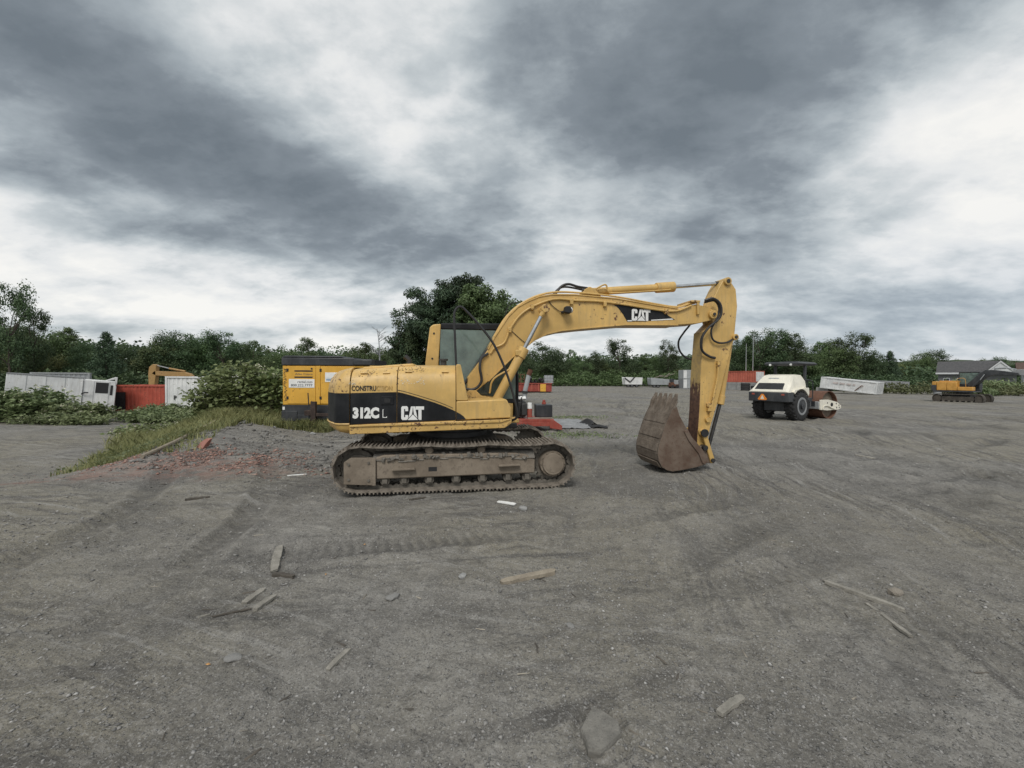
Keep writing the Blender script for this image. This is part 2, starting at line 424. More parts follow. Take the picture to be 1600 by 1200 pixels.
def foliage(name, c1, c2, c3, trans=.25, rough=.55):
    m, t, b = new_mat(name)
    g = t.node('ShaderNodeNewGeometry'); oi = t.node('ShaderNodeObjectInfo')
    k = t.ramp(g.outputs['Random Per Island'], [(0, c1), (.55, c2), (1, c3)])
    n = t.noise(coords(t), .9, 3, .6)
    k = t.mix(t.mapr(n, .38, .68, 0, .55), k, tuple(x * 1.45 for x in c3))
    hs = t.node('ShaderNodeHueSaturation'); t.l.new(k, hs.inputs['Color']); hs.inputs['Saturation'].default_value = .82
    t.put(hs.inputs['Hue'], t.m('ADD', t.m('MULTIPLY', oi.outputs['Random'], .045), .475)); t.put(hs.inputs['Value'], t.m('ADD', t.m('MULTIPLY', oi.outputs['Random'], .5), .72))
    t.put(b.inputs['Base Color'], hs.outputs[0]); b.inputs['Roughness'].default_value = rough; b.inputs['Specular IOR Level'].default_value = .3
    if trans:
        tr = t.node('ShaderNodeBsdfTranslucent'); t.l.new(hs.outputs[0], tr.inputs[0]); mx = t.node('ShaderNodeMixShader'); mx.inputs[0].default_value = trans
        t.l.new(b.outputs[0], mx.inputs[1]); t.l.new(tr.outputs[0], mx.inputs[2])
        out = [n_ for n_ in t.n if n_.type == 'OUTPUT_MATERIAL'][0]; t.l.new(mx.outputs[0], out.inputs[0])
    return m

def glass(name, tint=(.30, .36, .34), dust=.25, dustc=(.22, .26, .25)):
    m, t, b = new_mat(name)
    out = [n_ for n_ in t.n if n_.type == 'OUTPUT_MATERIAL'][0]
    tr = t.node('ShaderNodeBsdfTransparent'); tr.inputs[0].default_value = (*tint, 1)
    gl = t.node('ShaderNodeBsdfGlossy'); gl.inputs['Roughness'].default_value = .06
    df = t.node('ShaderNodeBsdfDiffuse'); df.inputs[0].default_value = (*dustc, 1)
    fr = t.node('ShaderNodeFresnel'); fr.inputs[0].default_value = 1.6
    m1 = t.node('ShaderNodeMixShader'); t.put(m1.inputs[0], t.m('ADD', t.m('MULTIPLY', fr.outputs[0], .8), .05)); t.l.new(tr.outputs[0], m1.inputs[1]); t.l.new(gl.outputs[0], m1.inputs[2])
    m2 = t.node('ShaderNodeMixShader'); t.put(m2.inputs[0], t.mapr(t.noise(coords(t), 3, 5, .6), .25, .75, dust * .6, dust * 1.4)); t.l.new(m1.outputs[0], m2.inputs[1]); t.l.new(df.outputs[0], m2.inputs[2])
    t.l.new(m2.outputs[0], out.inputs[0])
    return m

def ground_mat():
    m, t, b = new_mat('gravel_ground'); c = coords(t)
    big = t.noise(c, .16, 5, .55, .3); mid = t.noise(c, .75, 6, .6, .4); fine = t.noise(c, 7, 8, .68); vf = t.noise(c, 60, 4, .7); 
    wv = t.node('ShaderNodeVectorMath', operation='MULTIPLY_ADD'); t.put(wv.inputs[0], t.noise(c, .10, 3, .5, 0, '3D', 1)); wv.inputs[1].default_value = (3, 3, 0); t.put(wv.inputs[2], c); cw_ = wv.outputs[0]
    gx, gy, gz = t.sep(c)
    fam = t.mapr(t.m('ADD', gx, t.m('MULTIPLY', t.m('SUBTRACT', t.noise(c, .13, 3, .5), .5), 14)), -1.5, 3.0)   # traffic ran toward the gate on the right, along the bank on the left
    sA = t.noise(t.along(cw_, 1.42, 5.5, .20), 1.0, 7, .66, .2); sB = t.noise(t.along(cw_, .16, 5.5, .20, (3, 1, 0)), 1.0, 7, .66, .2)
    sC = t.noise(t.along(cw_, 1.20, 3.5, .15, (8, 2, 0)), 1.3, 6, .68, .2); sD = t.noise(t.along(cw_, -.30, 3.5, .15, (5, 7, 0)), 1.3, 6, .68, .2)
    def fmix(p, q): return t.m('ADD', t.m('MULTIPLY', p, fam), t.m('MULTIPLY', q, t.m('SUBTRACT', 1.0, fam)))
    strk = fmix(sA, sB); strk3 = fmix(sC, sD); strk2 = t.m('SUBTRACT', 1.0, fmix(sC, sA)); strk4 = t.noise(cw_, .38, 7, .66, .8); smask = t.mapr(t.noise(c, .33, 4, .6), .36, .58)
    k = t.mix(t.mapr(mid, .3, .7), (.150, .143, .130), (.250, .239, .217))
    k = t.mix(t.m('MULTIPLY', t.mapr(big, .38, .60), .75), k, (.220, .200, .152))               # brownish silt
    k = t.mix(t.m('MULTIPLY', t.m('MULTIPLY', t.mapr(strk, .48, .64), smask), .85), k, (.080, .076, .071))             # damp wheel lines
    k = t.mix(t.m('MULTIPLY', t.mapr(strk4, .50, .64), .6), k, (.098, .094, .088))
    k = t.mix(t.m('MULTIPLY', t.m('MULTIPLY', t.mapr(strk2, .52, .68), t.m('SUBTRACT', 1.0, smask)), .5), k, (.31, .30, .282))                # pale dust lines
    k = t.mix(t.m('MULTIPLY', t.m('MULTIPLY', t.mapr(strk3, .53, .66), smask), .6), k, (.32, .312, .295))
    k = t.mix(t.m('MULTIPLY', t.m('MULTIPLY', t.mapr(strk3, .48, .36), smask), .65), k, (.075, .072, .068))
    k = t.mix(t.m('MULTIPLY', t.mapr(fine, .50, .72), .55), k, (.30, .288, .265))
    k = t.mix(t.m('MULTIPLY', t.mapr(t.noise(c, 7.7, 8, .68), .54, .70), .55), k, (.070, .067, .062))
    k = t.mix(t.m('MULTIPLY', t.mapr(t.noise(c, 2.3, 7, .7), .53, .66), .55), k, (.105, .101, .094))
    vo = t.node('ShaderNodeTexVoronoi'); t.put(vo.inputs['Vector'], c); vo.inputs['Scale'].default_value = 55; vo.inputs['Randomness'].default_value = 1
    vs = t.sep(vo.outputs['Color'])
    peb = t.m('MULTIPLY', t.mapr(vo.outputs['Distance'], .42, .2), t.mapr(vs[0], .55, .75))
    k = t.mix(t.m('MULTIPLY', peb, .7), k, t.mix(vs[1], (.12, .117, .113), (.40, .39, .37)))
    k = t.mix(t.m('MULTIPLY', t.mapr(vf, .50, .68), .55), k, (.38, .37, .355)); k = t.mix(t.m('MULTIPLY', t.mapr(t.noise(c, 75, 4, .7), .52, .66), .6), k, (.055, .053, .05)); k = t.mix(t.m('MULTIPLY', t.mapr(t.noise(c, 26, 6, .7), .54, .68), .55), k, (.068, .065, .062))
    pk = t.node('ShaderNodeAttribute', attribute_name='packed').outputs['Fac']
    k = t.mix(t.m('MULTIPLY', pk, .58), k, (.075, .072, .067))                                  # compacted damp wheel tracks
    # crushed brick ground into the bank on the left
    rb = t.node('ShaderNodeVectorMath', operation='DISTANCE'); t.put(rb.inputs[0], t.mapping(c, (0, 0, 0), (0, 0, -.28), (.30, 1, 0))); rb.inputs[1].default_value = Vector((0, 0, 0))
    cx, cy = -6.9, 8.0; rc = Matrix.Rotation(-.28, 3, 'Z') @ Vector((cx * .30, cy, 0)); rb.inputs[1].default_value = rc
    rmask = t.m('MULTIPLY', t.mapr(t.m('ADD', rb.outputs['Value'], t.m('MULTIPLY', t.m('SUBTRACT', mid, .5), 1.6)), 1.25, .35), t.mapr(t.noise(c, 3.2, 6, .65), .36, .62))
    k = t.mix(t.m('MULTIPLY', rmask, .7), k, t.mix(fine, (.20, .115, .09), (.30, .19, .155)))
    hv = t.node('ShaderNodeHueSaturation'); hv.inputs['Value'].default_value = 1.06; t.l.new(k, hv.inputs['Color']); k = hv.outputs[0]
    t.put(b.inputs['Base Color'], k); b.inputs['Roughness'].default_value = .95; b.inputs['Specular IOR Level'].default_value = .2
    h = t.m('ADD', t.m('MULTIPLY', fine, .8), t.m('ADD', t.m('MULTIPLY', vf, .28), t.m('MULTIPLY', peb, .25)))
    h = t.m('ADD', h, t.m('MULTIPLY', t.noise(c, 24, 5, .7), .5)); h = t.m('ADD', h, t.m('MULTIPLY', strk3, .6))
    bump(t, b, h, .9, .035)
    return m

M_ = {}
YEL = (.605, .390, .125)
M_['ground'] = ground_mat()
M_['yellow'] = paint('faded_yellow_paint', YEL, .42, (.36, .26, .13), .48, 1.9, .35, fade=.12)
M_['yellow_chip'] = paint('chipped_yellow_paint', YEL, .42, (.30, .22, .13), .40, 3.0, .75, fade=.10)
M_['black'] = paint('black_paint', (.007, .008, .010), .5, (.05, .048, .045), .16, 2.5, 0, fade=.3)
for n_ in M_['black'].node_tree.nodes:
    if n_.type == 'BSDF_PRINCIPLED': n_.inputs['Specular IOR Level'].default_value = .28
M_['blackmat'] = plain('black_rubber', (.018, .018, .019), .7)
M_['white'] = plain('white_decal', (.80, .80, .78), .5, 0, .06)
M_['ghost'] = plain('faded_decal_ghost', (.46, .29, .09), .5, 0, .12)
M_['blackdecal'] = plain('black_decal', (.02, .02, .02), .5)
M_['chrome'] = plain('chrome_rod', (.55, .56, .57), .22, 1., .1)
M_['darksteel'] = plain('dark_steel', (.06, .06, .06), .5, .6)
M_['mudsteel'] = mud('muddy_track_steel', (.105, .095, .080), (.175, .157, .132), (.235, .213, .183))
M_['mudframe'] = mud('muddy_track_frame', (.175, .142, .108), (.262, .218, .170), (.135, .110, .085), 3)
M_['mudshoe'] = mud('worn_track_shoe', (.155, .132, .107), (.255, .222, .184), (.10, .086, .07), 7, .4)
M_['dirtpile'] = mud('caked_dirt', (.14, .128, .110), (.23, .212, .185), (.10, .092, .08), 12, 1.0)
M_['bucket'] = mud('rusty_bucket_steel', (.130, .104, .081), (.215, .178, .142), (.080, .055, .040), 6, .9)
M_['bucketside'] = mud('rusty_bucket_side', (.100, .064, .045), (.175, .135, .105), (.095, .046, .03), 2.6, .5)
M_['rust'] = mud('rust_brown', (.10, .045, .028), (.17, .08, .048), (.06, .03, .022), 4, .3)
M_['glass'] = glass('tinted_cab_glass', (.34, .43, .40), .50, (.26, .345, .315))
M_['hose'] = plain('black_hose', (.022, .022, .023), .5)
M_['amber'] = plain('amber_lens', (.55, .22, .03), .3)
M_['lamp'] = plain('lamp_lens', (.75, .76, .74), .25)

def worn_plate():
    m, t, b = new_mat('worn_yellow_to_rust'); c = coords(t); x, y, z = t.sep(c)
    n = t.noise(t.mapping(c, (0, 0, 0), (0, 0, 0), (6, 6, 1.6)), 2.2, 7, .68); n2 = t.noise(c, 14, 6, .65)
    f = t.mapr(t.m('ADD', z, t.m('ADD', t.m('MULTIPLY', t.m('SUBTRACT', n, .5), 1.5), t.m('MULTIPLY', t.m('SUBTRACT', n2, .5), .5))), 1.52, 1.66)
    rust = t.mix(t.mapr(n2, .35, .65), (.075, .038, .026), (.155, .082, .052)); yel = t.mix(t.mapr(n2, .4, .7), (.50, .35, .13), (.36, .26, .13))
    t.put(b.inputs['Base Color'], t.mix(f, rust, yel)); b.inputs['Roughness'].default_value = .75; bump(t, b, n2, .15, .01); return m
M_['wornplate'] = worn_plate()
M_['scuff'] = plain('brown_scuff', (.20, .13, .06), .7, 0, .4)
M_['scuffpale'] = plain('pale_scuff', (.62, .55, .42), .7, 0, .2)

# ------------------------------------------------------------------ ground sheet (fine near the yard's middle, coarse to the horizon)
def make_ground():
    st = .0050
    ang_f = np.arange(-R(60), R(60), st); ang_b = np.linspace(R(60), 2 * PI - R(60), 70)[:-1]
    A = np.concatenate([ang_f, ang_b]); na = len(A)
    r1 = .8 * np.exp(np.arange(0, math.log(34 / .8), st)); r2 = r1[-1] * np.exp(np.arange(1, 240) * .0228)
    r0 = np.array([.05, .2, .4, .6]); RR = np.concatenate([r0, r1, r2]); nr = len(RR)
    a, r = np.meshgrid(A, RR); x = (r * np.sin(a)).ravel(); y = (r * np.cos(a)).ravel()
    z, rut = tz(x, y, True)
    V = np.stack([x, y, z], 1)
    i = np.arange(nr - 1)[:, None] * na; j = np.arange(na)[None, :]; j2 = (j + 1) % na
    F = np.stack([i + j, i + j2, i + na + j2, i + na + j], -1).reshape(-1, 4)[:, ::-1]
    o = np_mesh('ground', V, F, M_['ground'], sm=True)
    at = o.data.attributes.new('packed', 'FLOAT', 'POINT'); at.data.foreach_set('value', rut.astype(np.float32))
    tag(o, 'grey gravel and shale ground of the equipment yard with ruts', None, None, 'structure')
make_ground()

# ------------------------------------------------------------------ main excavator (x forward, y to its left, near side is -y)
def V3(pts, y): return [(p[0], y, p[1]) for p in pts]
def copy_to(o, parent, loc=None, rot=None):
    c = o.copy(); COL.objects.link(c); c.parent = parent
    if loc is not None: c.location = loc
    if rot is not None: c.rotation_euler = rot
    return c

def cat_logo(parent, x, z, h, wd, y, mat, name='lettering', back=None):
    """block letters C A T with a triangle over the A, facing -y"""
    mb = MB(); k = wd / 1.62; t = .27 * .62 * 1.0
    def P(pts, d=0.): mb.prism([(x + p[0] * k, z + p[1] * h) for p in pts], y - d, y - d - .002)
    # C
    P([(.02, .10), (.10, 0), (.42, 0), (.50, .10), (.50, .36), (.30, .36), (.30, .20), (.22, .20), (.22, .80), (.30, .80), (.30, .64), (.50, .64), (.50, .90), (.42, 1), (.10, 1), (.02, .90)])
    # A (two legs and a bar, the crossing is under the triangle)
    P([(.50, 0), (.70, 0), (.80, .62), (.90, .98), (.70, .98)][:3] + [(.84, .98), (.70, .98)])
    P([(1.18, 0), (.98, 0), (.88, .62), (.84, .98), (.98, .98)])
    # T
    P([(1.02, .98), (1.62, .98), (1.62, .74), (1.44, .74), (1.44, 0), (1.22, 0), (1.22, .74), (1.02, .74)])
    o = mb.build(name, mat, parent, ang=20)
    m2 = MB(); m2.prism([(x + .38 * k, z - .03 * h), (x + .84 * k, z + .47 * h), (x + 1.30 * k, z - .03 * h)], y - .003, y - .004); m2.build('emblem_outline', M_['black'], o)
    m3 = MB(); m3.prism([(x + .47 * k, z), (x + .84 * k, z + .40 * h), (x + 1.21 * k, z)], y - .005, y - .006); m3.build('emblem_triangle', mat, o)
    return o

def build_excavator():
    X = empty('excavator', 'large faded yellow tracked excavator with rusty bucket resting on the gravel', 'excavator', (-1.07, 7.55, 0.030), .152)
    Y_, K, MS = M_['yellow'], M_['black'], M_['mudsteel']
    # ---- tracks
    xi, xs, zc_, rp = -1.40, 1.565, .365, .300           # idler, sprocket, axle height, pitch radius
    L = xs - xi
    def sag(x): # top run drapes over the two carrier rollers
        return -.028 * abs(math.sin(PI * (x - xi) / (L / 3))) + .012
    path = []
    n = 400
    for i in range(n): path.append((xi + L * i / n, zc_ - rp))
    for i in range(n // 3): a = -PI / 2 + PI * i / (n // 3); path.append((xs + rp * math.cos(a), zc_ + rp * math.sin(a)))
    for i in range(n): x = xs - L * i / n; path.append((x, zc_ + rp + sag(x)))
    for i in range(n // 3): a = PI / 2 + PI * i / (n // 3); path.append((xi + rp * math.cos(a), zc_ + rp * math.sin(a)))
    P = np.array(path + [path[0]]); seg = np.hypot(*np.diff(P, axis=0).T); cum = np.concatenate([[0], np.cumsum(seg)]); per = cum[-1]
    ns = round(per / .1705); pitch = per / ns
    def at(s_):
        s_ %= per; return np.array([np.interp(s_, cum, P[:, 0]), np.interp(s_, cum, P[:, 1])])
    sh = MB(); sh.box((0, 0, .029), (pitch * .96, .50, .022))
    for gx in (-.055, 0, .055): sh.prism([(gx - .013, .038), (gx + .013, .038), (gx + .008, .066), (gx - .008, .066)], -.25, .25)
    sh.box((pitch * .45, 0, .022), (.03, .50, .012))
    shoe = sh.mesh('track_shoe'); shoe.materials.append(M_['mudshoe'])
    fr_pts = [(-1.12, .205), (1.27, .235), (1.27, .455), (1.12, .53), (.95, .555), (-1.0, .565), (-1.12, .53)]
    for sgn in (-1, 1):
        yc = sgn * 1.0
        ch = MB()
        for k in range(ns):
            p = at(k * pitch); q = at((k + 1) * pitch); mth = (p + q) / 2; an = math.atan2(q[1] - p[1], q[0] - p[0])
            for yy in (-.075, .075):
                M = Matrix.Translation((mth[0], yc + yy, mth[1])) @ Matrix.Rotation(-an, 4, 'Y')
                ch.prism([(-.088, -.022), (-.06, .036), (-.02, .046), (.0, .03), (.02, .046), (.06, .036), (.088, -.022)], -.018, .018, M=M)
            ch.cyl((p[0], yc - .10, p[1]), (p[0], yc + .10, p[1]), .022, n=8)
        tr = ch.build('track', MS, X)
        for k in range(ns):
            p = at(k * pitch); q = at((k + 1) * pitch); mth = (p + q) / 2; an = math.atan2(q[1] - p[1], q[0] - p[0])
            o = obj_of('track_shoe', shoe, tr, (mth[0], yc, mth[1])); o.rotation_euler = (PI, -an + 0, 0) if False else (0, PI - an, 0)
        tf = MB().prism(fr_pts, yc + sgn * .19, yc - sgn * .15).build('track_frame', M_['mudframe'], X, .02)
        g = MB().prism([(-1.57, .15), (-1.13, .12), (-1.13, .52), (-1.48, .53), (-1.57, .47)], yc + sgn * .21, yc + sgn * .10); g.bb(-1.17, -1.12, yc + sgn * .21, yc + sgn * .22, .12, .53)
        ig = g.build('idler_guard', M_['mudframe'], tf, .012)
        for bx_, bz_ in ((-1.50, .22), (-1.50, .44), (-1.22, .20), (-1.22, .46)): MB().cyl((bx_, yc + sgn * .21, bz_), (bx_, yc + sgn * .228, bz_), .020, n=6).build('bolt', M_['mudsteel'], ig)
        # caked dirt lying on the frame
        if sgn > 0: tf_far = tf
        d = MB(); rn = random.Random(5 + sgn)
        for k in range(150):
            x = rn.uniform(-1.05, 1.2); s_ = rn.uniform(.012, .04); d.box((x, yc + sgn * rn.uniform(.05, .21), .545 - .04 * abs(x) / 1.2 + rn.uniform(-.03, .015)), (s_ * 1.7, s_ * 1.4, s_), rot=(rn.random() * 3, rn.random() * 3, rn.random() * 3))
        for k in range(20): x = -1.1 + 2.3 * k / 19; d.prism([(yc + sgn * .205, .485 + rn.uniform(-.03, .03)), (yc + sgn * .10, .57), (yc - sgn * .05, .58), (yc - sgn * .05, .47)], x - .065, x + .065, 'x')
        if sgn < 0: d.build('caked_dirt', M_['dirtpile'], tf)['kind'] = 'stuff'
        for x0, z0 in ((-.72, .375), (.86, .395)):
            MB().prism([(x0 - .17, z0 - .035), (x0 + .17, z0 - .028), (x0 + .16, z0 + .0), (x0 - .16, z0 - .008)], yc + sgn * .19, yc + sgn * .27).build('step', M_['mudframe'], tf, .006)
        MB().bb(-.36, -.235, yc + sgn * .188, yc + sgn * .192, .305, .37).build('slot', M_['blackmat'], tf)
        for x0 in (-.35, .435):
            c = MB().cyl((x0, yc - .12, .605), (x0, yc + sgn * .13, .605), .062, n=20); c.cyl((x0, yc + sgn * .13, .605), (x0, yc + sgn * .155, .605), .045, n=16); c.bb(x0 - .05, x0 + .05, yc - .05, yc + .05, .5, .6)
            c.build('carrier_roller', M_['mudframe'], X)
        for x0 in (-1.0, -.72, -.35, .053, .455, .85, 1.15):
            z0 = .165
            c = MB().cyl((x0, yc - .13, z0), (x0, yc + .13, z0), .07, n=18); c.bb(x0 - .035, x0 + .035, yc + sgn * .13, yc + sgn * .17, z0 - .03, z0 + .06)
            c.build('track_roller', M_['mudsteel'], X)
        # sprocket with teeth and the round final drive
        sp = MB(); m = 21; pts = []
        for k in range(m):
            for da, rr in ((-.30, .262), (-.12, .305), (.12, .305), (.30, .262)): a = 2 * PI * (k + da) / m; pts.append((xs + rr * math.cos(a), zc_ + rr * math.sin(a)))
        sp.prism(pts, yc - .03, yc + .03); s_o = sp.build('sprocket', M_['mudsteel'], X)
        fd = MB().cyl((xs, yc, zc_), (xs, yc + sgn * .15, zc_), .215, .20, 32); fd.cyl((xs, yc + sgn * .15, zc_), (xs, yc + sgn * .195, zc_), .175, .165, 32); fd.cyl((xs, yc + sgn * .195, zc_), (xs, yc + sgn * .20, zc_), .13, .13, 24)
        for k in range(12): a = 2 * PI * k / 12; fd.cyl((xs + .19 * math.cos(a), yc + sgn * .14, zc_ + .19 * math.sin(a)), (xs + .19 * math.cos(a), yc + sgn * .165, zc_ + .19 * math.sin(a)), .013, n=6)
        fd.build('final_drive', M_['mudframe'], s_o, .006)
        idl = MB().cyl((xi, yc - .06, zc_), (xi, yc + .06, zc_), .262, n=32); idl.cyl((xi, yc - .1, zc_), (xi, yc + .1, zc_), .2, n=24); idl.build('idler', M_['mudsteel'], X)
    # ---- car body and turntable
    cb = MB().prism([(-.95, .38), (.95, .38), (.75, .72), (-.75, .72)], -.85, .85); cb.build('car_body', M_['mudsteel'], X, .03)
    tt = MB().cyl((0, 0, .70), (0, 0, .80), .62, n=40); tt.cyl((0, 0, .80), (0, 0, .92), .56, n=40); tt.build('turntable', M_['darksteel'], X)
    # ---- platform, skirt
    up = MB().bb(-1.46, .86, -1.16, 1.16, .93, 1.04); up.bb(-1.2, 1.1, -.5, .5, .86, .94); plat = up.build('platform', M_['darksteel'], X, .01)
    for sg in (-1, 1):
        sk = MB()
        sk.prism([(-1.487, .880), (.785, .945), (.893, 1.02), (.893, 1.080), (-1.487, 1.014)], sg * 1.225, sg * 1.10)
        sk.prism([(-1.487, .985), (.72, 1.03), (.893, 1.083), (-1.487, 1.018)], sg * 1.245, sg * 1.226)
        sk.build('side_skirt', M_['yellow_chip'], X, .014)
    # ---- counterweight lofted in plan
    def plan(ins, z, off=0.):
        pts = []; Rr = 2.03 - ins + off; yw = 1.2 - ins * .75 + off; xf = -1.492
        a0 = math.asin(min(.99, (yw - .16) / Rr))
        pts.append((xf, -yw, z)); xe = -Rr * math.cos(a0); ye = -Rr * math.sin(a0)
        for k in range(1, 7):
            t = k / 6; q0, q1, q2 = Vector((xf - .06, -yw)), Vector((xe + .03, -yw)), Vector((xe, ye))
            p = q0 * (1 - t) ** 2 + q1 * 2 * t * (1 - t) + q2 * t * t; pts.append((p.x, p.y, z))
        for k in range(1, 16):
            a = -a0 + 2 * a0 * k / 16; pts.append((-Rr * math.cos(a), Rr * math.sin(a), z))
        pts += [(p[0], -p[1], z) for p in pts[6::-1]]
        return pts[::-1]
    lv = [(.875, .20), (.90, .08), (.95, .02), (1.03, 0), (1.50, 0), (1.60, .012), (1.68, .04), (1.76, .10), (1.81, .17), (1.845, .27), (1.86, .42)]
    cw = MB().loft([plan(i_, z_) for z_, i_ in lv]).build('counterweight', M_['yellow_chip'], X, ang=40)
    st = MB().loft([plan(0, 1.042, .004), plan(0, 1.478, .004)], cap=False).build('stripe', K, cw, ang=40)
    sr = MB(); rp_ = [(p[0], p[1], p[2]) for p in plan(0, 1.028, .004)]; sr.tube(rp_, .013, 6, sub=1); sr.build('trim_rail', Y_, cw)
    # ---- engine hood and side panels, section in y,z
    def sec(y0, o=0.): return [(y0, 1.02), (-1.2 + o, 1.02), (-1.2 + o, 1.50), (-1.192 + o, 1.62), (-1.165 + o, 1.74), (-1.10 + o, 1.83), (-1.0 + o, 1.88 - o), (-.85, 1.905 - o), (-.6, 1.92 - o), (y0, 1.925 - o)]
    ca = [(-1.48, p[0], 1.02 + (p[1] - 1.02) * .90) for p in sec(-.36, .014)]; cb_ = [(.048, p[0], 1.02 + (p[1] - 1.02) * .985) for p in sec(-.36, .014)]
    core = MB().loft([ca, cb_]); core.bb(-1.48, -.58, -.37, .36, 1.02, 1.80)
    core.build('hood_frame', M_['blackmat'], X)
    def tap(x0, x1, z_l, z_r, y0=-.34):
        a, b = sec(y0), sec(y0)
        A = [(x0, p[0], 1.02 + (p[1] - 1.02) * z_l) for p in a]; B = [(x1, p[0], 1.02 + (p[1] - 1.02) * z_r) for p in b]
        return MB().loft([A, B])
    p1 = tap(-1.478, -.824, .925, .985).build('side_panel', Y_, X, .006, ang=50)
    p2 = tap(-.812, .040, .987, .995).build('side_panel', Y_, X, .006, ang=50)
    far = MB().prism([(.34, 1.02), (1.2, 1.02), (1.2, 1.5), (1.165, 1.74), (1.0, 1.88), (.34, 1.92)], -1.478, -.57, 'x').build('side_panel', Y_, X, .006)
    hd = MB().prism([(-1.40, 1.70), (-1.36, 1.868), (-.70, 1.925), (-.60, 1.93), (-.58, 1.70)], -.9, .95); hd.build('engine_hood', Y_, X, .02)
    ex = MB().tube([(-.78, .35, 1.90), (-.78, .35, 2.02), (-.86, .35, 2.10)], .045, 12); ex.build('exhaust_pipe', M_['darksteel'], X)
    # stripe panels (thin decals on the panels) with a curved upper edge
    yf = -1.2
    MB().prism([(-1.476, 1.022), (-.826, 1.043), (-.826, 1.495), (-1.1, 1.490), (-1.476, 1.480)], yf - .002, yf - .005).build('stripe', K, p1)
    cur = [(-.82, 1.495), (-.74, 1.482), (-.655, 1.458), (-.54, 1.424), (-.428, 1.388), (-.27, 1.338), (-.121, 1.280), (0.0, 1.225), (.112, 1.165), (.165, 1.122), (.195, 1.08)]
    c1 = [p for p in cur if p[0] <= .04]
    MB().prism([(-.810, 1.043), (.038, 1.072), (.038, 1.205)] + [(max(p[0], -.810), p[1]) for p in c1[::-1]], yf - .002, yf - .005).build('stripe', K, p2)
    ln = MB()
    for a, b in zip(c1[:-1], c1[1:]): ln.prism([(max(a[0], -.81), a[1] + .026), (b[0], b[1] + .026), (b[0], b[1] + .034), (max(a[0], -.81), a[1] + .034)], yf - .002, yf - .004)
    ln.build('pinstripe', M_['blackdecal'], p2)
    # old scuffs and flaked paint on the upper edge of the panels
    rn = random.Random(8); sp = [(-1.2, 1.50), (-1.2, 1.62), (-1.192, 1.62), (-1.165, 1.74), (-1.10, 1.83), (-1.0, 1.88)]
    def on_panel(x, z, kz): 
        zz = 1.02 + (z - 1.02) / kz; y_ = np.interp(zz, [1.5, 1.62, 1.74, 1.83, 1.88], [-1.2, -1.192, -1.165, -1.10, -1.0]); return (x, float(y_) - .004, z)
    for par, kz, spots, nm, mt in ((p1, .955, ((-1.28, 1.75, .10), (-1.20, 1.78, .08), (-1.02, 1.79, .09), (-.96, 1.76, .06)), 'scuff', 'scuff'), (p2, .99, ((-.70, 1.84, .10), (-.56, 1.85, .10), (-.46, 1.83, .05)), 'scuff', 'scuff'), (p2, .99, ((-.70, 1.66, .07), (-.45, 1.65, .09)), 'pale_scuff', 'scuffpale'), (p1, .955, ((-1.45, 1.62, .05),), 'pale_scuff', 'scuffpale')):
        f = MB()
        for cx_, cz_, rr in spots:
            for q in range(16):
                x = cx_ + rn.gauss(0, rr * .6); z = cz_ + rn.gauss(0, rr * .28); a_ = rn.uniform(.004, .016); b_ = rn.uniform(.003, .009)
                f.add([on_panel(x - a_, z, kz), on_panel(x, z - b_, kz), on_panel(x + a_, z + .3 * b_, kz), on_panel(x + .2 * a_, z + b_, kz)], [(0, 1, 2, 3)])
        f.build(nm, M_[mt], par)['kind'] = 'stuff'
    # hinges along the panel tops
    for par, xs_ in ((p1, (-1.30, -.98)), (p2, (-.66, -.12))):
        for x in xs_: MB().cyl((x - .05, -1.135, 1.775 if par is p1 else 1.80), (x + .05, -1.135, 1.78 if par is p1 else 1.80), .012, n=8).build('hinge', Y_, par)
    # latch
    lt = MB().bb(-1.045, -.865, yf - .006, yf - .016, 1.31, 1.432); lt_o = lt.build('latch', K, p1, .01)
    MB().bb(-1.0, -.91, yf - .016, yf - .024, 1.335, 1.40).build('latch_handle', M_['blackmat'], lt_o, .012)
    # lettering
    text_part('lettering', 'CONSTRU', M_['blackdecal'], p1, -1.462, 1.512, .078, .345, yf - .003, .026)
    text_part('faded_lettering', 'CTION', M_['ghost'], p1, -1.112, 1.516, .074, .225, yf - .003, .015)
    text_part('lettering', '312C', M_['white'], p1, -1.445, 1.108, .165, .372, yf - .0075, .066)
    text_part('lettering', 'L', M_['white'], p1, -1.024, 1.118, .122, .062, yf - .0075, .012)
    text_part('lettering_inlay', 'L', K, p1, -1.015, 1.128, .107, .045, yf - .0085, -.012)
    cat_logo(p2, -.762, 1.082, .205, .335, yf - .006, M_['white'])
    text_part('faded_lettering', 'COPLAY, PA', M_['ghost'], p2, -.77, 1.518, .05, .42, yf - .003, .008) if False else None
    # ---- post panel and fuel tank box in front of it
    po = MB().prism([(.048, 1.365), (.048, 1.915), (.112, 1.915), (.225, 1.395), (.225, 1.365)], -1.195, -.55).build('post_panel', Y_, X, .012)
    tk = MB().prism([(.050, 1.07), (.888, 1.098), (.885, 1.26), (.815, 1.385), (.050, 1.358)], -1.2, -.48).build('fuel_tank', Y_, X, .016)
    MB().prism([(.052, 1.075), (.196, 1.082), (.165, 1.125), (.112, 1.165), (.052, 1.198)], yf - .002, yf - .005).build('stripe', K, tk)
    cap = MB().cyl((-.15, -.6, 1.90), (-.15, -.6, 1.99), .05, n=16); cap.cyl((-.15, -.6, 1.99), (-.15, -.6, 2.02), .075, n=16); cap.build('filler_cap', M_['darksteel'], X)
    tl = MB().bb(.9, 1.05, -1.0, -.6, 1.0, 1.06); tl.build('front_step', Y_, X, .01)
    # ---- cab on the far side
    y0, y1 = .25, 1.18
